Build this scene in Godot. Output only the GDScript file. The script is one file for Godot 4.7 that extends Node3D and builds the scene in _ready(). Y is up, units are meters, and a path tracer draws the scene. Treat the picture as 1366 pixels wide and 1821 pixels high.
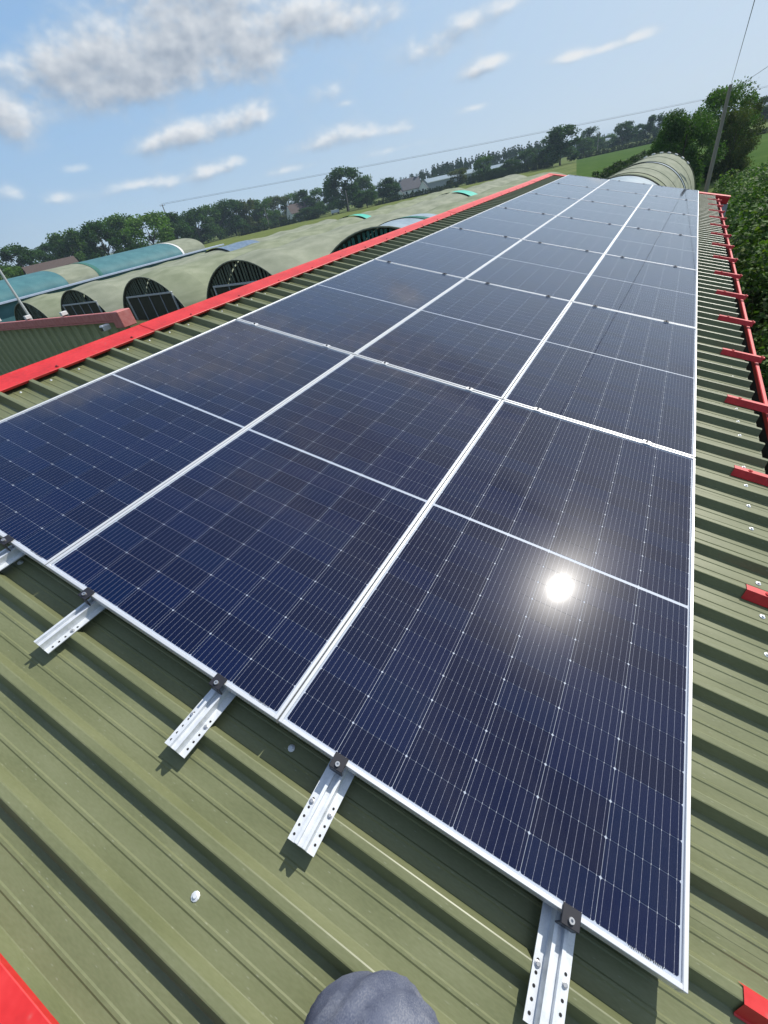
extends Node3D
# A solar array on a farm shed roof, polytunnels and fields behind it.
# Roof frame: u = down the slope from the top left corner of the array, v = along the ridge away from the camera, n = up from the glass.

const TH := deg_to_rad(15.0)
const ORIGIN := Vector3(0, 4.6335, 0)
const EYE := Vector3(2.756, 5.2, 0.2445)
const CAM_X := Vector3(0.857529, -0.176334, -0.483270)   # lens axes fitted to the panel corners
const CAM_Y := Vector3(-0.180044, 0.777131, -0.603035)
const CAM_Z := Vector3(0.481900, 0.604130, 0.634665)
const PW := 1.054            # panel width, length, gap
const PL := 2.102
const GAP := 0.012
const SIDE := 0.004         # between columns
const VALLEY := -0.10        # height of the roof sheet's valleys
const RIB0 := -0.295
const PITCH := 0.182
const RIBH := 0.036

var rng := RandomNumberGenerator.new()
var used := {}
var M := {}

# ------------------------------------------------------------------ helpers
func numbered(called: String) -> String:
	var k: int = used.get(called, 0)
	used[called] = k + 1
	return called if k == 0 else "%s_%03d" % [called, k]

func tag(o: Node, label := "", category := "", group := "", kind := "") -> Node:
	if label: o.set_meta("label", label)
	if category: o.set_meta("category", category)
	if group: o.set_meta("group", group)
	if kind: o.set_meta("kind", kind)
	return o

func thing(called: String, label: String, category: String, at := Vector3.ZERO, group := "") -> Node3D:
	var o := Node3D.new()
	o.name = numbered(called)
	add_child(o)
	o.position = at
	tag(o, label, category, group)
	return o

func piece(parent: Node, called: String, mesh: Mesh, mat: Material, xf := Transform3D()) -> MeshInstance3D:
	var o := MeshInstance3D.new()
	o.name = numbered(called) if parent == self else called
	o.mesh = mesh
	o.material_override = mat
	o.transform = xf
	o.cast_shadow = GeometryInstance3D.SHADOW_CASTING_SETTING_ON
	parent.add_child(o, true)
	return o

func dup(o: Node3D) -> Node3D:
	var c: Node3D = o.duplicate()
	var base := String(o.name)
	var cut := base.rfind("_")
	if cut > 0 and base.substr(cut + 1).is_valid_int(): base = base.substr(0, cut)
	c.name = numbered(base)
	add_child(c)
	return c

func roofp(u: float, v: float, n: float) -> Vector3:
	return ORIGIN + Vector3(u * cos(TH) + n * sin(TH), -u * sin(TH) + n * cos(TH), -v)

func roofxf(u: float, v: float, n: float, yaw := 0.0) -> Transform3D:
	return Transform3D(Basis(Vector3(0, 0, 1), -TH) * Basis(Vector3(0, 1, 0), yaw), roofp(u, v, n))

func polar(az: float, dist: float, y := 0.0) -> Vector3:
	return Vector3(EYE.x + dist * sin(deg_to_rad(az)), y, EYE.z - dist * cos(deg_to_rad(az)))

func st_new() -> SurfaceTool:
	var st := SurfaceTool.new()
	st.begin(Mesh.PRIMITIVE_TRIANGLES)
	st.set_smooth_group(-1)
	return st

# quad a b c d, seen from the side where they run counter-clockwise
func quad(st: SurfaceTool, a: Vector3, b: Vector3, c: Vector3, d: Vector3) -> void:
	for p in [a, c, b, a, d, c]:
		st.add_vertex(p)

func quad_uv(st: SurfaceTool, p: Array, uv: Array) -> void:
	for k in [0, 2, 1, 0, 3, 2]:
		st.set_uv(uv[k])
		st.add_vertex(p[k])

func done(st: SurfaceTool) -> ArrayMesh:
	st.generate_normals()
	return st.commit()

# box with bevelled upright and level edges, centred at c
func box(st: SurfaceTool, c: Vector3, s: Vector3, bev := 0.0, xf := Transform3D()) -> void:
	var h := s * 0.5
	if bev <= 0.0:
		var p := []
		for i in 8:
			p.append(xf * (c + Vector3(h.x * (1 if i & 1 else -1), h.y * (1 if i & 2 else -1), h.z * (1 if i & 4 else -1))))
		for f in [[0, 1, 3, 2], [5, 4, 6, 7], [4, 0, 2, 6], [1, 5, 7, 3], [2, 3, 7, 6], [4, 5, 1, 0]]:
			var q := [p[f[0]], p[f[1]], p[f[2]], p[f[3]]]
			if (q[1] - q[0]).cross(q[2] - q[0]).dot((q[0] + q[2]) * 0.5 - xf * c) < 0.0: q.reverse()
			quad(st, q[0], q[1], q[2], q[3])
		return
	# three insets, joined
	var e := h - Vector3(bev, bev, bev)
	var pt := func(ax: int, sx: int, sy: int, sz: int) -> Vector3:
		var v := Vector3(e.x * sx, e.y * sy, e.z * sz)
		v[ax] = h[ax] * [sx, sy, sz][ax]
		return xf * (c + v)
	var mid: Vector3 = xf * c
	var face := func(q: Array) -> void:
		var nrm: Vector3 = (q[1] - q[0]).cross(q[2] - q[0])
		if nrm.dot((q[0] + q[2]) * 0.5 - mid) < 0: q.reverse()
		for k in range(1, q.size() - 1):
			for w in [q[0], q[k + 1], q[k]]: st.add_vertex(w)
	for ax in 3:
		for sgn in [-1, 1]:
			var q := []
			for k in [[-1, -1], [1, -1], [1, 1], [-1, 1]]:
				var sg := [0, 0, 0]
				sg[ax] = sgn
				sg[(ax + 1) % 3] = k[0]
				sg[(ax + 2) % 3] = k[1]
				q.append(pt.call(ax, sg[0], sg[1], sg[2]))
			face.call(q)
	for ax in 3:                                   # twelve edges
		var b := (ax + 1) % 3
		var d := (ax + 2) % 3
		for sb in [-1, 1]:
			for sd in [-1, 1]:
				var q := []
				for k in [[b, -1], [b, 1], [d, 1], [d, -1]]:
					var sg := [0, 0, 0]
					sg[b] = sb
					sg[d] = sd
					sg[ax] = k[1]
					q.append(pt.call(k[0], sg[0], sg[1], sg[2]))
				face.call(q)
	for sx in [-1, 1]:
		for sy in [-1, 1]:
			for sz in [-1, 1]:
				face.call([pt.call(0, sx, sy, sz), pt.call(1, sx, sy, sz), pt.call(2, sx, sy, sz)])

func box_mesh(s: Vector3, bev := 0.0, c := Vector3.ZERO) -> ArrayMesh:
	var st := st_new()
	box(st, c, s, bev)
	return done(st)

# profile of (z, y) points swept along x
func sweep_x(st: SurfaceTool, prof: Array, x0: float, x1: float) -> void:
	for k in prof.size() - 1:
		var a: Vector2 = prof[k]
		var b: Vector2 = prof[k + 1]
		quad(st, Vector3(x0, a.y, a.x), Vector3(x0, b.y, b.x), Vector3(x1, b.y, b.x), Vector3(x1, a.y, a.x))

# profile of (x, y) points swept along z
func sweep_z(st: SurfaceTool, prof: Array, z0: float, z1: float) -> void:
	for k in prof.size() - 1:
		var a: Vector2 = prof[k]
		var b: Vector2 = prof[k + 1]
		quad(st, Vector3(a.x, a.y, z0), Vector3(a.x, a.y, z1), Vector3(b.x, b.y, z1), Vector3(b.x, b.y, z0))

func tube(st: SurfaceTool, pts: Array, radii: Array, sides := 6, caps := true) -> void:
	var rings := []
	for k in pts.size():
		var t: Vector3 = (pts[min(k + 1, pts.size() - 1)] - pts[max(k - 1, 0)]).normalized()
		var a := t.cross(Vector3(0.31, 0.2, 0.93)).normalized()
		var b := t.cross(a)
		var ring := []
		for s in sides:
			var w := TAU * s / sides
			ring.append(pts[k] + (a * cos(w) + b * sin(w)) * radii[k])
		rings.append(ring)
	for k in pts.size() - 1:
		for s in sides:
			var s2 := (s + 1) % sides
			quad(st, rings[k][s], rings[k][s2], rings[k + 1][s2], rings[k + 1][s])
	if caps:
		for e in [0, pts.size() - 1]:
			for s in range(1, sides - 1):
				var tri := [rings[e][0], rings[e][s], rings[e][s + 1]]
				if e == 0: tri.reverse()
				for p in tri: st.add_vertex(p)

func disc_stack(st: SurfaceTool, rs: Array, sides := 12) -> void:   # lathe round y: [radius, height] pairs from the top down
	for k in rs.size() - 1:
		for s in sides:
			var w0 := TAU * s / sides
			var w1 := TAU * (s + 1) / sides
			var a := Vector3(cos(w0), 0, sin(w0))
			var b := Vector3(cos(w1), 0, sin(w1))
			var y0 := Vector3(0, rs[k][1], 0)
			var y1 := Vector3(0, rs[k + 1][1], 0)
			quad(st, a * rs[k][0] + y0, b * rs[k][0] + y0, b * rs[k + 1][0] + y1, a * rs[k + 1][0] + y1)

# ------------------------------------------------------------------ materials
func noise_image(size: int, freq: float, seed_: int, oct := 4, kind := FastNoiseLite.TYPE_SIMPLEX_SMOOTH) -> Image:
	var n := FastNoiseLite.new()
	n.noise_type = kind
	n.seed = seed_
	n.frequency = freq
	n.fractal_octaves = oct
	return n.get_seamless_image(size, size)

# a colour texture between stops, coarse noise plus fine grain; colours are linear
func ramp_tex(stops: Array, size: int, freq: float, seed_: int, grain := 0.15, specks := 0.0, speck := Color(0.6, 0.6, 0.55)) -> ImageTexture:
	var a := noise_image(size, freq, seed_)
	var b := noise_image(size, 0.25, seed_ + 7, 2)
	var im := Image.create(size, size, false, Image.FORMAT_RGB8)
	var r := RandomNumberGenerator.new()
	r.seed = seed_
	for y in size:
		for x in size:
			var t: float = clampf(a.get_pixel(x, y).r + (b.get_pixel(x, y).r - 0.5) * grain * 2.0, 0.0, 0.999) * (stops.size() - 1)
			var k := int(t)
			var c: Color = stops[k].lerp(stops[k + 1], t - k)
			if specks > 0.0 and r.randf() < specks:
				c = c.lerp(speck, r.randf_range(0.2, 0.8))
			im.set_pixel(x, y, c.linear_to_srgb())
	im.generate_mipmaps()
	return ImageTexture.create_from_image(im)

func mat(lin: Color, rough := 0.8, metal := 0.0, spec := 0.5) -> StandardMaterial3D:
	var m := StandardMaterial3D.new()
	m.albedo_color = lin.linear_to_srgb()
	m.roughness = rough
	m.metallic = metal
	m.metallic_specular = spec
	return m

func mat_tex(tex: Texture2D, scale: Vector3, rough := 0.8, world := false, metal := 0.0) -> StandardMaterial3D:
	var m := StandardMaterial3D.new()
	m.albedo_texture = tex
	m.roughness = rough
	m.metallic = metal
	m.uv1_triplanar = true
	m.uv1_world_triplanar = world
	m.uv1_triplanar_sharpness = 4.0
	m.uv1_scale = scale
	return m

func materials() -> void:
	var C := func(r: float, g: float, b: float) -> Color: return Color(r, g, b)
	# painted olive steel, dusty
	M.olive = mat_tex(ramp_tex([C.call(.126, .140, .070), C.call(.154, .168, .087), C.call(.182, .196, .108)], 512, 0.012, 11, 0.28, 0.004, Color(.30, .31, .24)), Vector3(0.35, 1.3, 1.3), 0.36)
	M.olive.metallic_specular = 0.38
	var bump := noise_image(256, 0.04, 21, 3)
	M.olive.heightmap_enabled = false
	M.liftedolive = mat_tex(ramp_tex([C.call(.24, .265, .125), C.call(.29, .315, .16), C.call(.34, .36, .21)], 256, 0.02, 67, 0.35), Vector3(0.8, 0.3, 0.8), 0.6)  # olive lightened so the shaded cladding comes out brighter
	M.red = mat_tex(ramp_tex([C.call(.46, .016, .016), C.call(.59, .021, .022), C.call(.64, .034, .034)], 256, 0.02, 12, 0.35, 0.012, Color(.45, .16, .14)), Vector3(0.6, 0.6, 0.6), 0.5)
	M.oldred = mat_tex(ramp_tex([C.call(.44, .12, .11), C.call(.52, .165, .15), C.call(.56, .23, .21)], 256, 0.03, 13, 0.3, 0.01, Color(.5, .4, .36)), Vector3(0.8, 0.8, 0.8), 0.6)
	M.screw_red = mat(Color(.22, .02, .02), 0.4, 0.2)
	M.alu = mat(Color(.72, .73, .74), 0.40, 0.5)
	M.galv = mat_tex(ramp_tex([C.call(.60, .63, .66), C.call(.70, .73, .76), C.call(.78, .80, .82)], 256, 0.03, 14, 0.3), Vector3(3, 3, 3), 0.42, false, 0.35)
	M.steel = mat(Color(.60, .60, .60), 0.3, 0.8)
	M.black = mat(Color(.018, .018, .024), 0.4)
	M.gutterdark = mat_tex(ramp_tex([C.call(.012, .011, .010), C.call(.03, .027, .022)], 128, 0.05, 61, 0.4), Vector3(3, 3, 3), 0.9)
	M.hole = mat(Color(.01, .01, .012), 0.8)
	M.back = mat(Color(.40, .45, .54), 0.55)
	M.glass = StandardMaterial3D.new()
	M.glass.albedo_color = Color(1, 1, 1, 0.0)
	M.glass.transparency = BaseMaterial3D.TRANSPARENCY_ALPHA
	M.glass.roughness = 0.040
	var smear := noise_image(512, 0.008, 71, 5)
	for y in 512:
		for x in 512:
			var v := smear.get_pixel(x, y).r
			smear.set_pixel(x, y, Color(0.72 + 0.28 * v, 0.72 + 0.28 * v, 0.72 + 0.28 * v))
	M.glass.roughness_texture = ImageTexture.create_from_image(smear)
	M.glass.uv1_triplanar = true
	M.glass.uv1_scale = Vector3(0.7, 0.7, 0.7)
	M.glass.metallic_specular = 0.5
	M.cells = []
	var tints := [Color(.0014, .0046, .033), Color(.0013, .0040, .028), Color(.0015, .0056, .038), Color(.0018, .0038, .027), Color(.0012, .0064, .037)]
	for k in tints.size():
		var m := StandardMaterial3D.new()
		m.albedo_texture = cell_tex(tints[k])
		m.roughness = 0.22
		m.metallic_specular = 0.13
		M.cells.append(m)
	# netting covers
	M.net = mat_tex(ramp_tex([C.call(.175, .20, .13), C.call(.225, .25, .17), C.call(.28, .30, .215)], 512, 0.010, 31, 0.2), Vector3(0.22, 0.5, 0.10), 0.85)
	M.net2 = mat_tex(ramp_tex([C.call(.19, .21, .155), C.call(.24, .26, .195), C.call(.295, .31, .24)], 512, 0.010, 32, 0.2), Vector3(0.22, 0.5, 0.10), 0.85)
	M.teal = mat_tex(ramp_tex([C.call(.035, .13, .15), C.call(.05, .165, .185), C.call(.075, .205, .22)], 256, 0.015, 33, 0.2), Vector3(0.2, 0.2, 0.2), 0.7)
	M.tealgreen = mat_tex(ramp_tex([C.call(.03, .36, .27), C.call(.05, .44, .34), C.call(.08, .50, .40)], 256, 0.02, 34, 0.2), Vector3(0.4, 0.4, 0.4), 0.7)
	M.film = mat_tex(ramp_tex([C.call(.20, .27, .31), C.call(.27, .34, .385), C.call(.34, .41, .45)], 256, 0.02, 35, 0.2), Vector3(0.3, 0.3, 0.3), 0.35)
	M.gutterblue = mat_tex(ramp_tex([C.call(.34, .41, .54), C.call(.44, .51, .64)], 128, 0.04, 36, 0.2), Vector3(0.4, 0.4, 0.4), 0.5)
	M.bluefilm = mat_tex(ramp_tex([C.call(.07, .12, .19), C.call(.12, .18, .26), C.call(.2, .27, .35)], 128, 0.04, 66, 0.2), Vector3(0.4, 0.4, 0.4), 0.4)
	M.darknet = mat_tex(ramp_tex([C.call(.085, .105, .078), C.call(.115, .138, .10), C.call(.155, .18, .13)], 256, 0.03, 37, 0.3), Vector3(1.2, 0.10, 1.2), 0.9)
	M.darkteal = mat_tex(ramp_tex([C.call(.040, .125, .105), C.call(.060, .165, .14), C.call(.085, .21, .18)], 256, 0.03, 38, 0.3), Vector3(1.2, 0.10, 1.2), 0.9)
	M.boards = mat_tex(ramp_tex([C.call(.045, .048, .032), C.call(.06, .062, .042), C.call(.08, .08, .058)], 256, 0.03, 39, 0.3), Vector3(1.5, 0.2, 1.5), 0.9)
	M.rimgrey = mat(Color(.50, .53, .54), 0.5, 0.3)
	M.white = mat(Color(.72, .73, .72), 0.6)
	M.trunk = mat_tex(ramp_tex([C.call(.05, .04, .03), C.call(.10, .085, .065)], 128, 0.05, 40, 0.4), Vector3(2, 0.5, 2), 0.95)
	M.pole = mat_tex(ramp_tex([C.call(.20, .18, .155), C.call(.28, .25, .215)], 128, 0.05, 41, 0.4), Vector3(2, 0.3, 2), 0.9)
	M.wire = mat(Color(.16, .17, .18), 0.6)
	M.leaf = StandardMaterial3D.new()
	M.leaf.vertex_color_use_as_albedo = true
	M.leaf.roughness = 0.65
	M.leaf.metallic_specular = 0.22
	M.leaf.backlight_enabled = true
	M.leaf.backlight = Color(.70, .80, .35)
	M.ground = mat_tex(ramp_tex([C.call(.075, .105, .035), C.call(.10, .14, .045), C.call(.135, .165, .055), C.call(.17, .18, .075)], 512, 0.012, 42, 0.3), Vector3(0.013, 0.013, 0.013), 0.95, true)
	M.meadow = mat_tex(ramp_tex([C.call(.10, .135, .036), C.call(.13, .16, .045), C.call(.17, .185, .06)], 512, 0.012, 43, 0.3), Vector3(0.02, 0.02, 0.02), 0.95, true)
	M.pasture = mat_tex(ramp_tex([C.call(.040, .085, .016), C.call(.055, .105, .020), C.call(.075, .122, .026)], 512, 0.012, 44, 0.3), Vector3(0.02, 0.02, 0.02), 0.95, true)
	M.yard = mat_tex(ramp_tex([C.call(.10, .095, .08), C.call(.15, .14, .12)], 256, 0.03, 45, 0.4), Vector3(0.1, 0.1, 0.1), 0.95, true)
	for q in [M.ground, M.meadow, M.pasture, M.yard]: q.metallic_specular = 0.08
	for q in [M.net, M.net2, M.darknet, M.darkteal, M.boards]: q.metallic_specular = 0.2
	M.render_w = mat(Color(.82, .82, .80), 0.85)
	M.slate = mat_tex(ramp_tex([C.call(.055, .058, .075), C.call(.09, .092, .11)], 128, 0.05, 46, 0.4), Vector3(0.5, 0.5, 0.5), 0.6)
	M.tilebrown = mat_tex(ramp_tex([C.call(.07, .05, .045), C.call(.11, .08, .07)], 128, 0.05, 47, 0.4), Vector3(0.5, 0.5, 0.5), 0.8)
	M.greywall = mat_tex(ramp_tex([C.call(.25, .28, .31), C.call(.33, .36, .39)], 128, 0.05, 48, 0.3), Vector3(0.3, 0.3, 0.3), 0.7)
	M.palewall = mat(Color(.50, .53, .55), 0.7)
	M.pane = mat(Color(.03, .035, .045), 0.1)
	M.denim = mat_tex(ramp_tex([C.call(.055, .066, .110), C.call(.085, .098, .145), C.call(.12, .134, .18), C.call(.19, .20, .235)], 512, 0.010, 49, 0.5), Vector3(3, 3, 3), 0.9)
	M.denim.heightmap_enabled = true
	M.denim.heightmap_texture = ImageTexture.create_from_image(noise_image(512, 0.03, 72, 5))
	M.denim.heightmap_scale = 0.02

func cell_tex(tint: Color) -> ImageTexture:
	var w := 498
	var h := 249
	var im := Image.create(w, h, false, Image.FORMAT_RGB8)
	im.fill(tint.linear_to_srgb())
	var bar := Color(.28, .29, .34).linear_to_srgb()
	var pad := Color(.62, .62, .65).linear_to_srgb()
	for k in 9:
		var x := int((k + 0.5) * w / 9.0)
		im.fill_rect(Rect2i(x, 0, 2, h), bar)
		for q in 6:
			im.fill_rect(Rect2i(x - 1, int((q + 0.5) * h / 6.0) - 2, 4, 3), bar)
		im.fill_rect(Rect2i(x - 1, 0, 4, 4), pad)
		im.fill_rect(Rect2i(x - 1, h - 4, 4, 4), pad)
	im.generate_mipmaps()
	return ImageTexture.create_from_image(im)

# ------------------------------------------------------------------ sky
func sky_color(el: float, ca: float) -> Vector3:        # el in degrees, ca = cosine of the angle to the sun; sRGB 0..1
	var t := clampf(el / 90.0, 0.0, 1.0)
	var hor := Vector3(.76, .84, .90)
	var low := Vector3(.545, .715, .90)
	var top := Vector3(.20, .37, .64)
	var c := hor.lerp(low, 1.0 - exp(-el / 9.0))
	c = c.lerp(top, smoothstep(0.08, 0.85, t))
	c *= lerpf(0.66, 1.0, smoothstep(-0.6, 0.15, ca))       # deeper away from the sun, dimmed there to cut the fill light
	var g := maxf(ca, 0.0)
	return c.lerp(Vector3(.93, .955, .98), 0.92 * pow(g, 2.1) + 0.10 * pow(g, 24.0))

func cloud_mask(w: int, h: int, el0: float, el1: float, blobs: Array, nz: FastNoiseLite, nz2: FastNoiseLite) -> PackedFloat32Array:
	var d := PackedFloat32Array()
	d.resize(w * h)
	var pa := w / 360.0
	var pe := h / (el1 - el0)
	for b in blobs:
		var cy: float = (el1 - b[1]) * pe
		var ce := maxf(0.2, cos(deg_to_rad(b[1])))
		var rx: float = b[2] / ce * pa
		var ry: float = b[3] * pe
		var cx: float = b[0] * pa
		for y in range(maxi(0, int(cy - ry * 2.2)), mini(h, int(cy + ry * 2.2) + 1)):
			var dy := (y - cy) / ry
			if dy > 0.0: dy *= 1.25          # flatter underneath
			for x in range(int(cx - rx * 2.2), int(cx + rx * 2.2) + 1):
				var dx := (x - cx) / rx
				var e: float = b[4] * exp(-(dx * dx + dy * dy))
				var i := y * w + posmod(x, w)
				d[i] = d[i] + e - d[i] * e * 0.8
	for y in h:
		var el := deg_to_rad(el1 - (y + 0.5) / pe)
		var sy := sin(el)
		var cyl := cos(el)
		for x in w:
			var i := y * w + x
			var a := deg_to_rad(wrapf((x + 0.5) / pa, -180.0, 180.0))
			var p := Vector3(sin(a) * cyl, sy * 1.7, -cos(a) * cyl)
			var k := d[i]
			var base := nz.get_noise_3dv(p * 100.0)
			if k > 0.04 or base > 0.2:
				d[i] = k * 1.12 + base * 0.46 + nz2.get_noise_3dv(p * 100.0) * 0.36 * minf(1.0, k * 2.0)
			else:
				d[i] = k + base * 0.3
	return d

func sky_part(w: int, h: int, el0: float, el1: float, blobs: Array, nz: FastNoiseLite, nz2: FastNoiseLite, sun: Vector3) -> Image:
	var d := cloud_mask(w, h, el0, el1, blobs, nz, nz2)
	var out := PackedByteArray()
	out.resize(w * h * 3)
	var pa := w / 360.0
	var pe := h / (el1 - el0)
	var up := maxi(1, int(0.75 * pe))
	var side := maxi(1, int(0.9 * pa))
	for y in h:
		var eld := el1 - (y + 0.5) / pe
		var el := deg_to_rad(eld)
		var sy := sin(el)
		var cyl := cos(el)
		var yu := maxi(0, y - up)
		var fade := smoothstep(0.5, 4.0, eld)
		for x in w:
			var a := deg_to_rad(wrapf((x + 0.5) / pa, -180.0, 180.0))
			var ca := sin(a) * cyl * sun.x + sy * sun.y - cos(a) * cyl * sun.z
			var c := sky_color(eld, ca)
			var k := d[y * w + x]
			if k > 0.03:
				var al := smoothstep(0.0, 1.30, k) * 1.0 * fade
				var shift := side if a < 0.43 and a > -2.7 else -side
				var k2 := d[yu * w + posmod(x + shift, w)]
				var lit := clampf(0.58 + (k - k2) * 0.75 - maxf(0.0, k - 0.95) * 0.55, 0.0, 1.0)
				c = c.lerp(Vector3(.60, .655, .725).lerp(Vector3(.915, .93, .945), lit), al)
			var o := (y * w + x) * 3
			out[o] = int(clampf(c.x, 0, 1) * 255.0)
			out[o + 1] = int(clampf(c.y, 0, 1) * 255.0)
			out[o + 2] = int(clampf(c.z, 0, 1) * 255.0)
	return Image.create_from_data(w, h, false, Image.FORMAT_RGB8, out)

func make_sky(sun: Vector3) -> Sky:
	var r := RandomNumberGenerator.new()
	r.seed = 5
	var blobs := [[-56.2,12.4,3.0,1.6,1.00], [-52.5,12.4,4.3,1.9,1.00], [-48.4,12.8,4.7,2.0,1.00], [-44.2,13.2,4.8,1.8,1.00], [-40.8,12.8,2.9,1.7,1.00], [-50.8,11.2,4.2,1.0,0.80], [-35.5,12.9,4.4,1.4,0.85], [-30.9,12.6,4.4,1.2,0.70], [-40.5,11.0,3.0,1.0,0.70], [-61.5,10.4,1.8,1.7,1.00], [-60.0,13.0,1.0,1.2,0.60], [-50.3,7.2,3.0,0.8,0.90], [-47.1,7.7,2.6,0.9,1.00], [-44.0,7.6,2.5,1.0,1.00], [-41.1,8.0,2.0,1.0,1.00], [-58.3,6.6,1.2,0.4,0.90], [-64.5,5.6,1.1,0.7,0.90], [-61.4,4.8,1.2,0.5,0.80], [-54.5,4.7,2.4,0.5,0.90], [-51.1,4.5,1.8,0.6,0.80], [-46.8,4.6,2.1,0.6,0.90], [-44.3,4.9,1.2,0.5,0.80], [-35.5,4.8,2.6,0.7,0.90], [-33.3,5.3,2.0,0.7,0.95], [-30.2,4.9,1.7,0.6,0.90], [-26.9,4.6,1.8,0.6,0.80], [-33.7,8.3,1.9,0.7,0.70], [-32.2,7.3,1.1,0.3,0.50], [-23.6,9.5,2.8,1.1,0.75], [-20.4,10.2,2.4,0.8,0.70], [-17.5,10.6,3.2,0.7,0.80], [-19.3,7.1,2.0,0.6,1.00], [-17.5,7.5,1.5,0.4,1.00], [-11.0,6.3,1.4,0.4,0.90], [-8.0,6.2,2.0,0.3,0.80], [-5.7,6.3,1.5,0.4,1.00], [-19.4,4.7,1.6,0.3,0.60], [-38.6,3.4,3.5,0.4,0.60], [-27.8,3.1,3.4,0.3,0.50], [-27.3,12.3,3.4,0.9,0.50]]
	for k in 10:                                       # the big soft mass runs together
		blobs[k][2] *= 1.15
		blobs[k][3] *= 1.35
	for k in 130:                                      # the same fair-weather clouds over the rest of the sky
		var el := 3.0 + 62.0 * pow(r.randf(), 1.5)
		var az := r.randf_range(-180, 180)
		if az > -72 and az < 8 and el < 15.0: continue
		var s := (0.6 + el * 0.11) * r.randf_range(0.6, 1.3)
		for q in r.randi_range(1, 4):
			blobs.append([az + r.randf_range(-2, 2) * s, el + r.randf_range(-0.3, 0.3) * s, s * r.randf_range(1.2, 2.2), s * r.randf_range(0.4, 0.7), r.randf_range(0.6, 1.0)])
	var nz := FastNoiseLite.new()
	nz.seed = 3
	nz.frequency = 0.10
	nz.fractal_octaves = 4
	var nz2 := FastNoiseLite.new()
	nz2.seed = 9
	nz2.frequency = 0.34
	nz2.fractal_octaves = 4
	var W := 4096
	var lowrows := 256                                  # 22.5 degrees at full detail
	var low := sky_part(W, lowrows, 0.0, 22.5, blobs, nz, nz2, sun)
	var high := sky_part(W / 4, (1024 - lowrows) / 4, 22.5, 90.0, blobs, nz, nz2, sun)
	high.resize(W, 1024 - lowrows, Image.INTERPOLATE_CUBIC)
	var im := Image.create(W, 2048, false, Image.FORMAT_RGB8)
	im.fill(Color(.42, .45, .40))
	im.blit_rect(high, Rect2i(0, 0, W, 1024 - lowrows), Vector2i(0, 0))
	im.blit_rect(low, Rect2i(0, 0, W, lowrows), Vector2i(0, 1024 - lowrows))
	var pm := PanoramaSkyMaterial.new()
	pm.panorama = ImageTexture.create_from_image(im)
	var sky := Sky.new()
	sky.sky_material = pm
	return sky

# ------------------------------------------------------------------ the shed
func sheet_profile(ribs: int) -> Array:                # (z, y), z falling as v grows
	var out := []
	var h := RIBH
	var add := func(v: float, y: float) -> void: out.append(Vector2(-v, y))
	add.call(0.0, 0.0)
	for k in ribs:
		var c := PITCH * (k + 0.5)
		for s in [-1, 1]:
			var m := c - PITCH * 0.5 + 0.025 if s < 0 else 0.0
			if s < 0:
				# right half of the valley before the rib
				add.call(m - 0.0065, 0.0); add.call(m - 0.003, 0.0024); add.call(m + 0.003, 0.0024); add.call(m + 0.0065, 0.0)
				add.call(c - 0.029, 0.0); add.call(c - 0.0275, 0.001)
				add.call(c - 0.0125, h - 0.003); add.call(c - 0.0115, h - 0.001); add.call(c - 0.0085, h)
			else:
				add.call(c + 0.0085, h); add.call(c + 0.0115, h - 0.001); add.call(c + 0.0125, h - 0.003)
				add.call(c + 0.0275, 0.001); add.call(c + 0.029, 0.0)
				m = c + PITCH * 0.5 - 0.025
				add.call(m - 0.0065, 0.0); add.call(m - 0.003, 0.0024); add.call(m + 0.003, 0.0024); add.call(m + 0.0065, 0.0)
	add.call(PITCH * ribs, 0.0)
	return out

func screw_mesh() -> ArrayMesh:
	var st := st_new()
	disc_stack(st, [[0.0, 0.0085], [0.0045, 0.0085], [0.0055, 0.0075], [0.0055, 0.004], [0.0085, 0.0035], [0.0115, 0.002], [0.0118, 0.0]], 10)
	return done(st)

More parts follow.
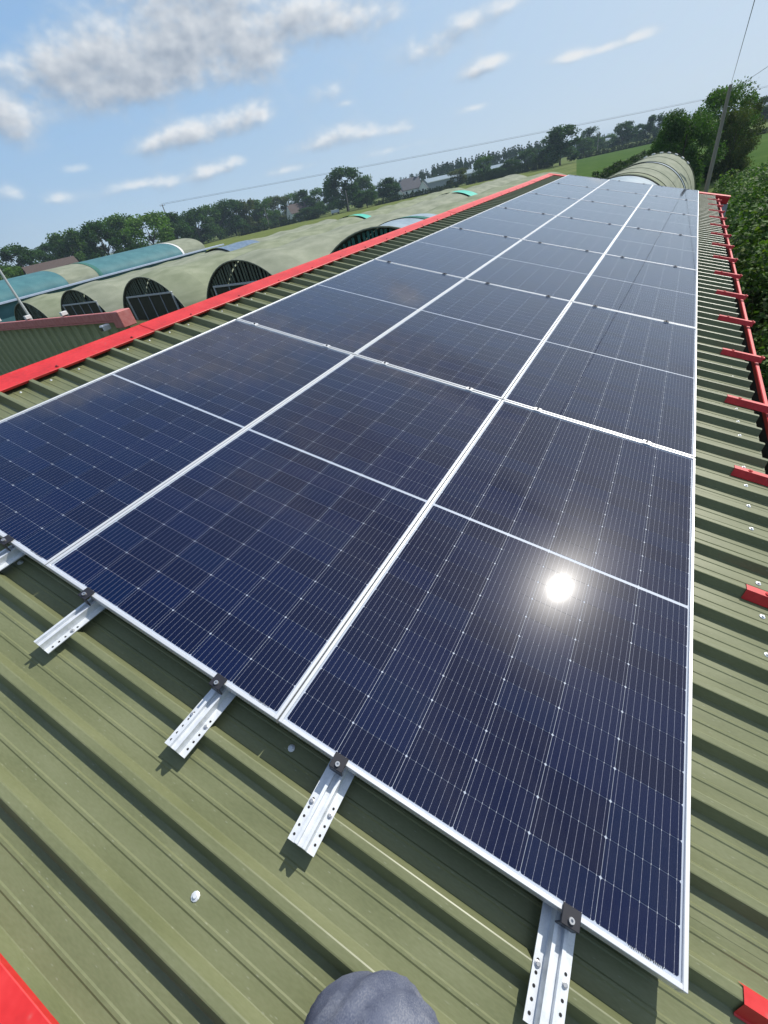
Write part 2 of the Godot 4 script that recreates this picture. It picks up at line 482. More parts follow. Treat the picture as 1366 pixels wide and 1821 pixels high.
func build_shed() -> void:
	var shed := thing("farm_shed", "long farm shed with ribbed olive green roof and bright red flashings", "shed", Vector3(1.4, 0, -7))
	var inv := Transform3D(Basis(), -shed.position)
	var v0 := RIB0 - 2.5 * PITCH
	var st := st_new()
	sweep_x(st, sheet_profile(5), 0, 4.150)
	var sheet := done(st)
	st = st_new()
	sweep_x(st, sheet_profile(1), 0, 4.150)
	var strip := done(st)
	for k in 17:
		piece(shed, "roof_sheet", sheet, M.olive, inv * roofxf(-0.585, v0 + k * 5 * PITCH, VALLEY + (0.0006 if k % 2 else 0.0)))
	piece(shed, "roof_sheet", strip, M.olive, inv * roofxf(-0.585, v0 + 17 * 5 * PITCH, VALLEY))
	# the far slope, falling away from the ridge
	var ridge := roofp(-0.585, 0, VALLEY)
	st = st_new()
	sweep_x(st, sheet_profile(5), -4.1, 0)
	var sheet2 := done(st)
	for k in 17:
		piece(shed, "roof_sheet", sheet2, M.olive, inv * Transform3D(Basis(Vector3(0, 0, 1), TH), Vector3(ridge.x, ridge.y, -(v0 + k * 5 * PITCH))))
	# ridge flashing, in lapped lengths
	var cuts := [-0.86, 1.70, 4.70, 7.70, 10.70, 13.0, 15.0]
	for k in cuts.size() - 1:
		st = st_new()
		var lift := 0.003 if k % 2 else 0.0
		var n0 := RIBH + 0.003 + lift
		sweep_z(st, [Vector2(0.160, n0 - 0.014), Vector2(0.162, n0 - 0.001), Vector2(0.159, n0 + 0.001), Vector2(0.03, n0 + 0.003), Vector2(0.0, n0 + 0.008)], 0.0, -(cuts[k + 1] - cuts[k]) - 0.03)
		var p := [Vector2(0.0, n0 + 0.008)]
		for q in [Vector2(-0.03, -0.008), Vector2(-0.160, -0.044), Vector2(-0.162, -0.056)]:
			p.append(Vector2(q.x, q.y * 2.0 + n0))
		sweep_z(st, p, 0.0, -(cuts[k + 1] - cuts[k]) - 0.03)
		piece(shed, "ridge_flashing", done(st), M.red, inv * roofxf(-0.590, cuts[k], VALLEY))
	st = st_new()
	disc_stack(st, [[0.0, 0.006], [0.005, 0.006], [0.006, 0.004], [0.010, 0.002], [0.0105, -0.002]], 8)
	var rs := done(st)
	for k in range(0, 84, 3):
		piece(shed, "screw", rs, M.screw_red, inv * roofxf(-0.455, RIB0 + (k + 1) * PITCH, VALLEY + RIBH + 0.007))
	# gable flashings: a red angle along each verge
	for e in [[-0.645, 1.0, -0.60, 3.60], [14.92, -1.0, -0.60, 3.90]]:
		var dz: float = e[1]          # towards the outside, in z
		st = st_new()
		var h := RIBH + 0.014
		var prof := [Vector2(0.0, h - 0.024), Vector2(0.002 * dz, h - 0.001), Vector2(0.004 * dz, h), Vector2(0.195 * dz, h + 0.004), Vector2(0.20 * dz, h), Vector2(0.20 * dz, -0.19), Vector2(0.185 * dz, -0.192)]
		if dz > 0: sweep_x(st, prof, e[3], e[2])
		else: sweep_x(st, prof, e[2], e[3])
		piece(shed, "verge_flashing", done(st), M.red, inv * roofxf(0, e[0], VALLEY))
	# gutter with rolled rim, outlet boards, straps
	st = st_new()
	sweep_z(st, [Vector2(3.650, -0.05), Vector2(3.650, -0.016), Vector2(3.654, -0.011), Vector2(3.674, -0.011), Vector2(3.678, -0.016), Vector2(3.677, -0.05), Vector2(3.668, -0.24), Vector2(3.54, -0.25)], 0.70, -14.90)
	var gut := piece(shed, "gutter", done(st), M.red, inv * roofxf(0, 0, VALLEY))
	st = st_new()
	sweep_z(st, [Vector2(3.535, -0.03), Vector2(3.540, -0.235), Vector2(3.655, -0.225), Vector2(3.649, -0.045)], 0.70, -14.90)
	piece(gut, "inner_face", done(st), M.gutterdark)  # dark sheet along the inside of the gutter
	var strap_v := [-0.47, 0.11, 1.336]
	for k in range(1, 15): strap_v.append(1.336 + 0.91 * k)
	for v in strap_v:
		# sits on the nearest rib
		var k: int = roundi((v - RIB0) / PITCH)
		var rv := RIB0 + k * PITCH
		st = st_new()
		var from := -0.04 if v > 0.0 and v < 0.2 else 0.045
		sweep_x(st, [Vector2(-0.022, 0.020), Vector2(-0.0145, RIBH + 0.0032), Vector2(0.0145, RIBH + 0.0032), Vector2(0.031, 0.003), Vector2(0.036, 0.003)], 0.335, from)
		box(st, Vector3(0.33, RIBH - 0.004, 0), Vector3(0.03, 0.016, 0.03), 0.002)
		var b := piece(shed, "gutter_strap", done(st), M.red, inv * roofxf(3.345, rv, VALLEY))
		piece(b, "bolt", rs, M.red, Transform3D(Basis(), Vector3(0.12, RIBH + 0.0050, 0)))
		piece(b, "bolt", rs, M.red, Transform3D(Basis(), Vector3(0.325, RIBH + 0.006, 0)))
	# fixings in the valleys
	var sm := screw_mesh()
	var skip := {}
	for u in [-0.405, 0.848, 2.163, 3.46]:
		for k in 86:
			var v := RIB0 + (k - 2 + 0.5) * PITCH
			var inside: bool = u > 0.0 and u < 3.16 and v > 0.05
			if inside or v < -0.6: continue
			if u > 3.0 and k % 5 == 2: continue
			if u < 0.0 and k % 5 == 0: continue
			if u > 0.0 and u < 3.0 and k % 2 == 0: continue
			piece(shed, "screw", sm, M.galv, inv * roofxf(u, v, VALLEY + 0.0005) * Transform3D(Basis.from_scale(Vector3.ONE * (0.65 if u < 0.0 else 0.9)), Vector3.ZERO))
	# walls under the roof
	var eave := roofp(3.52, 0, VALLEY)
	var eave2 := Vector3(ridge.x - 4.05 * cos(TH), ridge.y - 4.05 * sin(TH), 0)
	var zn := 0.62
	var zf := -14.90
	st = st_new()
	quad(st, Vector3(eave.x, 0, zn), Vector3(eave.x, 0, zf), Vector3(eave.x, eave.y - 0.02, zf), Vector3(eave.x, eave.y - 0.02, zn))
	quad(st, Vector3(eave2.x, 0, zf), Vector3(eave2.x, 0, zn), Vector3(eave2.x, eave2.y - 0.02, zn), Vector3(eave2.x, eave2.y - 0.02, zf))
	for z in [zn, zf]:
		quad(st, Vector3(eave2.x, 0, z), Vector3(eave.x, 0, z), Vector3(eave.x, eave.y - 0.03, z), Vector3(eave2.x, eave2.y - 0.03, z))
		for q in [Vector3(eave2.x, eave2.y - 0.03, z), Vector3(ridge.x, ridge.y - 0.03, z), Vector3(eave.x, eave.y - 0.03, z)]: st.add_vertex(q)
	piece(shed, "wall", done(st), M.olive, inv)
	# the end wall runs on past the eave, under the red cap
	st = st_new()
	var e2 := roofp(3.62, 14.9, VALLEY)
	box(st, Vector3(e2.x + 0.14, (e2.y - 0.16) * 0.5, -14.98), Vector3(0.25, e2.y - 0.16, 0.1), 0.004)
	piece(shed, "end_pier", done(st), M.palewall, inv)
	st = st_new()
	box(st, Vector3(0.14, -0.01, 0), Vector3(0.31, 0.13, 0.14), 0.006)
	piece(shed, "end_cap", done(st), M.red, inv * roofxf(3.60, 14.98, VALLEY - 0.03))

# ------------------------------------------------------------------ the array
func build_array() -> void:
	var lip := 0.0105
	var depth := 0.035
	# frame: four bars with a lip over the glass
	var frame := st_new()
	for s in [0, 1]:
		var x0: float = 0.0 if s == 0 else PW - lip
		box(frame, Vector3(x0 + lip * 0.5, -depth * 0.5, -PL * 0.5), Vector3(lip, depth, PL), 0.0012)
		var z0: float = 0.0 if s == 0 else -(PL - lip)
		box(frame, Vector3(PW * 0.5, -depth * 0.5 + 0.0004, z0 - lip * 0.5), Vector3(PW - 2 * lip, depth, lip), 0.0012)
	var frame_mesh := done(frame)
	var sheet := box_mesh(Vector3(PW - 2 * lip, 0.003, PL - 2 * lip), 0.0, Vector3(PW * 0.5, -0.0085, -PL * 0.5))
	var gst := st_new()
	quad(gst, Vector3(lip, -0.003, -lip), Vector3(PW - lip, -0.003, -lip), Vector3(PW - lip, -0.003, -(PL - lip)), Vector3(lip, -0.003, -(PL - lip)))
	var glass_mesh := done(gst)
	# one half-cut cell
	var cw := 0.1695
	var ch := 0.0846
	var cell := st_new()
	var cut := 0.0034
	var poly := [Vector2(cut, 0), Vector2(cw - cut, 0), Vector2(cw, cut), Vector2(cw, ch - cut), Vector2(cw - cut, ch), Vector2(cut, ch), Vector2(0, ch - cut), Vector2(0, cut)]
	var put_cell := func(st: SurfaceTool, ox: float, ov: float) -> void:
		for k in range(1, 7):
			for q in [poly[0], poly[k + 1], poly[k]]:
				st.set_uv(Vector2(q.x / cw, q.y / ch))
				st.add_vertex(Vector3(ox + q.x, 0, -(ov + q.y)))
	put_cell.call(cell, 0.0, 0.0)
	var cell_mesh := done(cell)
	var pxw := 0.1706
	var pyh := 0.0856
	var mx := (PW - 6 * pxw) * 0.5 + (pxw - cw) * 0.5
	var half := 12 * pyh
	var midgap := 0.013
	var my := (PL - 2 * half - midgap) * 0.5
	var spots := []
	for j in 24:
		for i in 6:
			spots.append(Vector2(mx + i * pxw, my + j * pyh + (midgap if j >= 12 else 0.0) + (pyh - ch) * 0.5))
	# all the cells of a far panel in one mesh per tone
	var far_mesh := []
	for t in M.cells.size(): far_mesh.append(st_new())
	var r := RandomNumberGenerator.new()
	r.seed = 77
	for s in spots: put_cell.call(far_mesh[r.randi() % M.cells.size()], s.x, s.y)
	var far := []
	for t in M.cells.size(): far.append(done(far_mesh[t]))
	var sst := st_new()
	for k in 22:
		box(sst, Vector3(k * 0.0034, 0, 0), Vector3(r.randf_range(0.0008, 0.0022), 0.0003, 0.005 if k % 7 else 0.002))
	var serial := done(sst)
	var where := ["ridge side column", "middle column", "gutter side column"]
	var order := ["first row at the gable end", "second row from the gable end", "third row from the gable end", "fourth row along the roof", "fifth row along the roof", "sixth row along the roof", "last row towards the polytunnels"]
	for row in 7:
		for col in 3:
			var p := thing("solar_panel", "dark blue solar panel in silver frame, %s, %s" % [where[col], order[row]], "solar panel", Vector3.ZERO, "solar panels on the shed roof")
			var jit := Vector2(r.randf_range(-0.0012, 0.0012), r.randf_range(-0.002, 0.002))
			p.transform = roofxf(col * (PW + SIDE) + jit.x - 0.004, row * (PL + GAP) + jit.y, 0.0)
			piece(p, "frame", frame_mesh, M.alu)
			piece(p, "backsheet", sheet, M.back)
			if row < 3:
				for s in spots:
					piece(p, "cell", cell_mesh, M.cells[r.randi() % M.cells.size()], Transform3D(Basis(), Vector3(s.x, -0.0062, -s.y)))
			else:
				for t in M.cells.size():
					var c := piece(p, "cells", far[t], M.cells[(t + row + col) % M.cells.size()], Transform3D(Basis(), Vector3(0, -0.0062, 0)))
					tag(c, "", "", "", "stuff")
			piece(p, "glass", glass_mesh, M.glass)
			if row < 2:
				piece(p, "serial_print", serial, M.hole, Transform3D(Basis(), Vector3(PW - 0.115, -0.0065, -0.0165)))
	build_rails()

func build_rails() -> void:
	# short top-hat rail: two drilled flanges and a raised channel
	var w := 0.039
	var len_ := 0.40
	var prof := [Vector2(-w, 0.0), Vector2(-w, 0.0035), Vector2(-0.0185, 0.0035), Vector2(-0.0155, 0.030), Vector2(-0.0075, 0.030), Vector2(-0.0065, 0.018), Vector2(0.0065, 0.018), Vector2(0.0075, 0.030), Vector2(0.0155, 0.030), Vector2(0.0185, 0.0035), Vector2(w, 0.0035), Vector2(w, 0.0)]
	var st := st_new()
	sweep_z(st, prof, len_ * 0.5, -len_ * 0.5)
	var low := [Vector2(w, 0.0), Vector2(0.0165, 0.0), Vector2(0.0135, 0.016), Vector2(-0.0135, 0.016), Vector2(-0.0165, 0.0), Vector2(-w, 0.0)]
	sweep_z(st, low, len_ * 0.5, -len_ * 0.5)
	for z in [len_ * 0.5, -len_ * 0.5]:
		for k in [[0, 1, 2, 9, 10, 11], [2, 3, 4, 5, 6, 7, 8, 9]]:
			for q in range(1, k.size() - 1):
				for i in [0, q, q + 1]: st.add_vertex(Vector3(prof[k[i]].x, prof[k[i]].y, z))
	var rail_mesh := done(st)
	st = st_new()
	disc_stack(st, [[0.0, 0.0], [0.0034, 0.0]], 8)
	var hole := done(st)
	st = st_new()
	disc_stack(st, [[0.0, 0.006], [0.0035, 0.006], [0.0045, 0.005], [0.0045, 0.002], [0.007, 0.0015], [0.0072, 0.0]], 10)
	var screw := done(st)
	st = st_new()
	disc_stack(st, [[0.0, 0.001], [0.0030, 0.001], [0.0030, 0.006], [0.0062, 0.006], [0.0066, 0.005], [0.0066, 0.0]], 12)
	var bolt := done(st)
	# end clamp: block with a foot over the frame lip
	st = st_new()
	box(st, Vector3(0, 0.0035, -0.006), Vector3(0.040, 0.005, 0.038), 0.0012)
	box(st, Vector3(0, -0.017, 0.010), Vector3(0.040, 0.036, 0.004), 0.001)
	var end_clamp := done(st)
	st = st_new()
	box(st, Vector3(0, 0.0025, 0), Vector3(0.040, 0.003, 0.036), 0.001)
	box(st, Vector3(0, -0.014, 0), Vector3(0.034, 0.030, 0.010), 0.001)
	var mid_clamp := done(st)
	var us := [0.18, 0.83, 1.295, 1.897, 2.325, 2.925]
	var say := ["nearest the red ridge", "second from the red ridge", "third from the red ridge", "third from the red gutter", "second from the red gutter", "nearest the red gutter"]
	var n0 := VALLEY + RIBH + 0.0005
	for k in us.size():
		var t := thing("mounting_rail", "silver rail with black end clamp %s" % say[k], "mounting rail", Vector3.ZERO, "mounting rails at the front edge of the array")
		t.transform = roofxf(us[k], 0.006, n0, [0.0, 0.01, -0.02, -0.012, 0.02, 0.03][k])
		piece(t, "rail", rail_mesh, M.galv)
		for side in [-1, 1]:
			for q in 5:
				piece(t, "hole", hole, M.hole, Transform3D(Basis(), Vector3(side * 0.0295, 0.0039, 0.185 - q * 0.021 - (0.006 if side > 0 else 0.0))))
			piece(t, "screw", screw, M.steel, Transform3D(Basis(), Vector3(side * 0.0295, 0.0036, 0.108 if side < 0 else 0.112)))
		var c := piece(t, "end_clamp", end_clamp, M.black, Transform3D(Basis(), Vector3(0.004 if k == 5 else -0.006, -n0, 0.016)))
		piece(c, "bolt", bolt, M.steel, Transform3D(Basis(), Vector3(0, 0.006, 0.0)))
	var gapn := ["between first and second panel rows", "between second and third panel rows", "between third and fourth panel rows", "between fourth and fifth panel rows", "between fifth and sixth panel rows", "between sixth and last panel rows", "at the far edge of the array"]
	for row in range(1, 8):
		var v := row * (PL + GAP) - GAP * 0.5
		for k in us.size():
			var t := thing("mounting_rail", "small clamp %s, %s" % [gapn[row - 1], say[k]], "mounting rail", Vector3.ZERO, "mounting rails between the panel rows")
			t.transform = roofxf(us[k], v, n0)
			piece(t, "rail", rail_mesh, M.galv)
			var c := piece(t, "mid_clamp", mid_clamp, M.alu if row == 1 else M.black, Transform3D(Basis(), Vector3(0, -n0, 0)))
			piece(c, "bolt", bolt, M.black, Transform3D(Basis(), Vector3(0, 0.004, 0)))

# ------------------------------------------------------------------ polytunnels
# a round cover from z0 back to z1 (local), sagging between hoops
func cover_mesh(half: float, high: float, z0: float, z1: float, hoop: float, seed_: int, sag := 0.05, spring := 0.0, lean := 0.0) -> ArrayMesh:
	var nz := FastNoiseLite.new()
	nz.seed = seed_
	nz.frequency = 0.12
	var st := SurfaceTool.new()
	st.begin(Mesh.PRIMITIVE_TRIANGLES)
	st.set_smooth_group(0)
	var na := 40
	var nl := maxi(2, int(absf(z1 - z0) / 0.5))
	var grid := []
	for j in nl + 1:
		var z := lerpf(z0, z1, float(j) / nl)
		var ph := absf(sin(PI * (z - z0) / hoop))
		var row := []
		for i in na + 1:
			var w := PI * i / na
			var f := 1.0 - sag * ph * 0.5 - sag * 0.5 * (nz.get_noise_3d(z, w * 6.0, 0.0) * 0.5 + 0.5)
			row.append(Vector3(-cos(w) * half * f + lean * (z0 - z), spring + pow(sin(w), 0.92) * (high - spring) * f, z))
		grid.append(row)
	for j in nl:
		for i in na:
			quad(st, grid[j][i], grid[j][i + 1], grid[j + 1][i + 1], grid[j + 1][i])
	return done(st)

# upright boards with gaps, cut to the arch; the tunnel behind them is open
func slat_mesh(half: float, high: float, seed_: int) -> ArrayMesh:
	var r := RandomNumberGenerator.new()
	r.seed = seed_
	var st := st_new()
	var x := -half + 0.05
	while x < half - 0.16:
		var w := r.randf_range(0.10, 0.15)
		var c := clampf((absf(x + w * 0.5) + w * 0.5) / half, 0.0, 0.999)
		var y := high * pow(sqrt(1.0 - c * c), 0.92)
		box(st, Vector3(x + w * 0.5, y * 0.5, r.randf_range(-0.03, 0.03)), Vector3(w, y, 0.02))
		x += w + r.randf_range(0.06, 0.15)
	return done(st)

# the skin drawn in from the hoops to a smaller end arch
func flare_mesh(h0: float, y0: float, h1: float, y1: float, back: float) -> ArrayMesh:
	var st := SurfaceTool.new()
	st.begin(Mesh.PRIMITIVE_TRIANGLES)
	st.set_smooth_group(0)
	var grid := []
	for j in 7:
		var f := j / 6.0
		var e := 1.0 - pow(1.0 - f, 1.8)
		var row := []
		for i in 41:
			var w := PI * i / 40.0
			row.append(Vector3(-cos(w) * lerpf(h0, h1, e), pow(sin(w), 0.92) * lerpf(y0, y1, e), -back * f))
		grid.append(row)
	for j in 6:
		for i in 40:
			quad(st, grid[j][i], grid[j][i + 1], grid[j + 1][i + 1], grid[j + 1][i])
	return done(st)

func end_mesh(half: float, high: float, spring := 0.0) -> ArrayMesh:
	var st := st_new()
	var na := 40
	for i in na:
		var p := []
		for k in [i, i + 1]:
			var w: float = PI * k / na
			p.append(Vector3(-cos(w) * half, spring + pow(sin(w), 0.92) * (high - spring), 0))
		quad(st, Vector3(p[0].x, 0, 0), Vector3(p[1].x, 0, 0), p[1], p[0])
	return done(st)

func arch_tube(half: float, high: float, z: float, rad: float, spring := 0.0) -> ArrayMesh:
	var st := st_new()
	var pts := []
	var rr := []
	for i in 33:
		var w := PI * i / 32
		pts.append(Vector3(-cos(w) * half, spring + pow(sin(w), 0.92) * (high - spring), z))
		rr.append(rad)
	tube(st, pts, rr, 6)
	return done(st)

func build_tunnels() -> void:
	var half := 3.95
	var says := ["olive net polytunnel with dark teal end, beside the shed's red ridge", "olive net polytunnel with dark end wall and low framed gate, second out from the shed", "olive net polytunnel with tall framed gate in its dark end, third out from the shed", "olive net polytunnel with gate behind the faded red fascia, fourth out from the shed", "olive net polytunnel outermost of the green row, next to the blue gutter"]
	var tops := [4.16, 3.98, 3.92, 3.82, 3.52]
	for k in 5:
		var t := thing("polytunnel", says[k], "polytunnel", Vector3(-7.2 - 8.0 * k, 0, -16.1), "olive polytunnels in a row beyond the shed")
		var len_: float = [27.0, 46.0, 48.0, 30.0, 24.0][k]
		var zs := -3.6 if k == 0 else -1.9
		piece(t, "cover", cover_mesh(half, tops[k], zs, -len_, 4.0, 50 + k, 0.055), M.net if k % 2 == 0 else M.net2)
		if k > 0: piece(t, "cover_end", flare_mesh(3.52, tops[k] * 0.965, half, tops[k], 1.9), M.net if k % 2 == 0 else M.net2)
		if k == 0:
			piece(t, "film_strip", cover_mesh(half * 1.002, tops[k] * 1.004, 0.0, -2.2, 2.2, 60, 0.02), M.film)
			piece(t, "film_strip", cover_mesh(half * 1.003, tops[k] * 1.006, -2.2, -2.7, 2.2, 61, 0.01), M.darkteal)
			piece(t, "film_strip", cover_mesh(half * 1.002, tops[k] * 1.004, -2.7, -3.7, 2.2, 62, 0.02), M.film)
		if k == 1:
			piece(t, "net_patch", cover_mesh(half * 1.006, tops[k] * 1.008, -26.8, -28.7, 3.5, 63, 0.02), M.tealgreen)
		if k == 2:
			piece(t, "net_patch", cover_mesh(half * 1.006, tops[k] * 1.008, -22.4, -23.6, 3.5, 64, 0.02), M.tealgreen)
		if k == 3:
			piece(t, "film_strip", cover_mesh(half * 1.006, tops[k] * 1.012, -13.0, -17.0, 3.0, 65, 0.02), M.bluefilm)
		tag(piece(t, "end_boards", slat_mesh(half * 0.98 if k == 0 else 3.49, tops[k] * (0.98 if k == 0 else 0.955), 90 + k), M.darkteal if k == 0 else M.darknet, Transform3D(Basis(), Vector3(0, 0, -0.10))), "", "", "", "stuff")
		piece(t, "end_wall", end_mesh(half * 0.96, tops[k] * 0.95), M.net, Transform3D(Basis(Vector3(0, 1, 0), PI), Vector3(0, 0, -len_ + 0.1)))
		piece(t, "hoop", arch_tube(half * 0.998 if k == 0 else 3.52, tops[k] * (0.998 if k == 0 else 0.965), 0.0, 0.035), M.net2)
		if k > 0 and k < 4:
			# gate of boards in a pale frame
			var g := Node3D.new()
			g.name = "gate"
			t.add_child(g, true)
			g.position = Vector3(-1.9, 0, 0.05)
			var st := st_new()
			var gw := 4.4
			var gh := 2.85
			for x in [0.0, gw]: box(st, Vector3(x, gh * 0.5, 0), Vector3(0.09, gh, 0.09), 0.01)
			box(st, Vector3(gw * 0.5, gh, 0), Vector3(gw + 0.09, 0.09, 0.1), 0.01)
			piece(g, "gate_frame", done(st), M.rimgrey)
			for q in 4:
				piece(g, "gate_panel", box_mesh(Vector3(gw / 4 - 0.05, gh - 0.1, 0.04), 0.0, Vector3((q + 0.5) * gw / 4, gh * 0.5, -0.03)), M.boards)
				if q: piece(g, "gate_bar", box_mesh(Vector3(0.05, gh - 0.1, 0.05), 0.0, Vector3(q * gw / 4, gh * 0.5, 0)), M.greywall)
	# the gutter connected teal house further out
	var t := thing("polytunnel", "long teal netted tunnel with grey bands beyond the blue gutter", "polytunnel", Vector3(-47.4, 0, -12.0))
	var bands := [[0.0, -10.2, "teal"], [-10.2, -13.2, "net2"], [-13.2, -13.6, "darkteal"], [-13.6, -23.2, "teal"], [-23.2, -23.45, "white"], [-23.45, -26.5, "net2"]]
	for b in bands:
		var thin: bool = absf(b[1] - b[0]) < 1.0
		piece(t, "cover", cover_mesh(4.0 + (0.02 if thin else 0.0), 4.95 + (0.03 if thin else 0.0), b[0], b[1], 3.2, 70, 0.01, 3.55), M[b[2]])
	piece(t, "end_wall", end_mesh(3.96, 4.9, 3.55), M.teal, Transform3D(Basis(), Vector3(0, 0, -0.1)))
	piece(t, "end_wall", end_mesh(3.96, 4.9, 3.55), M.net2, Transform3D(Basis(Vector3(0, 1, 0), PI), Vector3(0, 0, -26.4)))
	var st := st_new()
	box(st, Vector3(4.05, 3.50, -14.0), Vector3(0.75, 0.14, 30.0), 0.01)
	piece(t, "gutter", done(st), M.gutterblue)
	st = st_new()
	quad(st, Vector3(3.98, 0, 0), Vector3(3.98, 0, -26.5), Vector3(3.98, 3.5, -26.5), Vector3(3.98, 3.5, 0))
	quad(st, Vector3(-3.98, 0, -26.5), Vector3(-3.98, 0, 0), Vector3(-3.98, 3.5, 0), Vector3(-3.98, 3.5, -26.5))
	piece(t, "side_wall", done(st), M.teal)
	# the narrower tunnel straight beyond the shed
	t = thing("polytunnel", "narrow film and net tunnel straight beyond the far end of the shed", "polytunnel", Vector3(-0.85, 0, -18.0))
	t.rotation.y = -deg_to_rad(2.2)
	var segs := [[0.0, -12.5, "film"], [-12.5, -14.0, "net"], [-14.0, -21.0, "net2"], [-21.0, -22.0, "film"], [-22.0, -31.0, "net2"]]
	for b in segs:
		piece(t, "cover", cover_mesh(3.2, 3.6, b[0], b[1], 1.9, 80, 0.022), M[b[2]])
	for z in [-12.5, -16.5, -21.4, -26.0, -31.0]:
		piece(t, "hoop", arch_tube(3.202, 3.602, z, 0.012), M.net2)
	for q in 7:
		var w := PI * (0.42 + q * 0.055)
		piece(t, "tie_block", box_mesh(Vector3(0.24, 0.09, 0.22), 0.02), M.white, Transform3D(Basis(Vector3(0, 0, 1), -(w - PI * 0.5)), Vector3(-cos(w) * 3.19, pow(sin(w), 0.92) * 3.60, -30.85)))
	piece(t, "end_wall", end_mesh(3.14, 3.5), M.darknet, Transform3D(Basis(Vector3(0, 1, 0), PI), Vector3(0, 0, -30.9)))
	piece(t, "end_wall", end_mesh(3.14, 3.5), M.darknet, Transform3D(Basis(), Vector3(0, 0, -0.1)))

func build_annex() -> void:
	# lower clad building behind the ridge, faded red fascia along its top
	var t := thing("clad_wall_building", "olive clad building with faded red fascia behind the shed's ridge", "building", Vector3(-18.0, 0, -5.7))
	var top := 3.98
	var x1 := 10.1
	var x0 := -22.0
	var prof := []
	var x := x0
	while x < x1:
		for q in [[0.0, 0.0], [0.25, 0.0], [0.28, 0.06], [0.36, 0.06], [0.39, 0.0]]:
			prof.append(Vector2(x + q[0], q[1]))
		x += 0.46
	var st := st_new()
	for k in prof.size() - 1:
		var a: Vector2 = prof[k]
		var b: Vector2 = prof[k + 1]
		quad(st, Vector3(a.x, 0, a.y), Vector3(b.x, 0, b.y), Vector3(b.x, top, b.y), Vector3(a.x, top, a.y))
	piece(t, "cladding", done(st), M.liftedolive)
	# roof falling away behind the fascia, and the closed ends
	st = st_new()
	quad(st, Vector3(x0, top - 0.08, -0.02), Vector3(x1, top - 0.08, -0.02), Vector3(x1, 2.1, -6.0), Vector3(x0, 2.1, -6.0))
	piece(t, "roof", done(st), M.olive)
	st = st_new()
	for xe in [x0, x1]:
		quad(st, Vector3(xe, 0, -0.02), Vector3(xe, 0, -6.0), Vector3(xe, 2.08, -6.0), Vector3(xe, top - 0.1, -0.02))
	piece(t, "end_wall", done(st), M.olive)
	st = st_new()
	box(st, Vector3((x0 + x1) * 0.5, top + 0.03, 0.07), Vector3(x1 - x0, 0.18, 0.10), 0.012)
	box(st, Vector3((x0 + x1) * 0.5, top - 0.075, 0.125), Vector3(x1 - x0, 0.03, 0.02), 0.004)
	piece(t, "fascia", done(st), M.oldred)
	piece(t, "fascia_end", box_mesh(Vector3(0.34, 0.34, 0.34), 0.015, Vector3(x1 + 0.10, top - 0.02, 0.10)), M.oldred)
	for k in 5:
		piece(t, "bracket", box_mesh(Vector3(0.10, 0.09, 0.16), 0.008, Vector3(x1 - 2.6 - k * 2.1, top + 0.19, 0.02)), M.white)
	var cam := piece(t, "floodlight", box_mesh(Vector3(0.16, 0.13, 0.2), 0.02, Vector3(x1 - 0.55, top - 0.16, 0.25)), M.white)
	piece(cam, "lens", box_mesh(Vector3(0.11, 0.08, 0.02), 0.005, Vector3(x1 - 0.55, top - 0.17, 0.36)), M.pane)
	# bare pole rising behind the fascia
	st = st_new()
	tube(st, [Vector3(0, 0, 0), Vector3(0, 5.6, 0)], [0.05, 0.035], 8)
	var pole := piece(self, "mast", done(st), M.rimgrey, Transform3D(Basis(), Vector3(-15.6, 0, -6.9)))
	tag(pole, "thin grey metal mast standing behind the faded red fascia", "mast")

# ------------------------------------------------------------------ plants
func leaf_quad(st: SurfaceTool, p: Vector3, s: float, r: RandomNumberGenerator, col: Color, up := 0.3) -> void:
	var n := Vector3(r.randfn(), r.randfn() + up, r.randfn()).normalized()
	var a := n.cross(Vector3(r.randfn(), r.randfn(), r.randfn())).normalized()
	var b := n.cross(a)
	var l := s * r.randf_range(0.7, 1.3)
	var w := l * 0.62
	st.set_color(col)
	var q := [p - a * l, p - b * w - n * w * 0.25, p + a * l, p + b * w - n * w * 0.25]
	quad(st, q[0], q[1], q[2], q[3])

# crown in a box 1 wide and 1 high, foot of the crown at y = 0
func crown_mesh(seed_: int, leaves: int, size: float, cols: Array, shape: int, low := 0.0) -> ArrayMesh:
	var r := RandomNumberGenerator.new()
	r.seed = seed_
	var st := SurfaceTool.new()
	st.begin(Mesh.PRIMITIVE_TRIANGLES)
	st.set_smooth_group(-1)
	var clumps := []
	var n := 46
	for k in n:
		var h := r.randf()
		var rad := 0.0
		if shape == 0: rad = 0.46 * sqrt(maxf(0.05, 1.0 - pow(absf(h - 0.42) / 0.60, 2.4)))
		elif shape == 1: rad = 0.40 * pow(1.0 - h, 0.75) + 0.03
		else: rad = 0.42 * sqrt(maxf(0.06, 1.0 - pow(absf(h - 0.5) / 0.56, 3.0)))
		var w := r.randf() * TAU
		var d := rad * sqrt(r.randf_range(0.15, 1.0))
		var cr := (r.randf_range(0.10, 0.19) if shape != 1 else r.randf_range(0.06, 0.12) * (1.3 - h))
		clumps.append([Vector3(cos(w) * d, low + clampf(h, cr * 0.7, 1.0 - cr * 0.55), sin(w) * d), cr, r.randf_range(0.72, 1.28)])
	for k in leaves:
		var c: Array = clumps[r.randi() % n]
		var dir := Vector3(r.randfn(), r.randfn() * 0.8, r.randfn()).normalized()
		var p: Vector3 = c[0] + dir * c[1] * pow(r.randf(), 0.33) * r.randf_range(0.75, 1.12)
		var col: Color = cols[r.randi() % cols.size()]
		var f: float = c[2] * r.randf_range(0.8, 1.2)
		leaf_quad(st, p, size, r, Color(col.r * f, col.g * f, col.b * f), 0.4)
	return done(st)

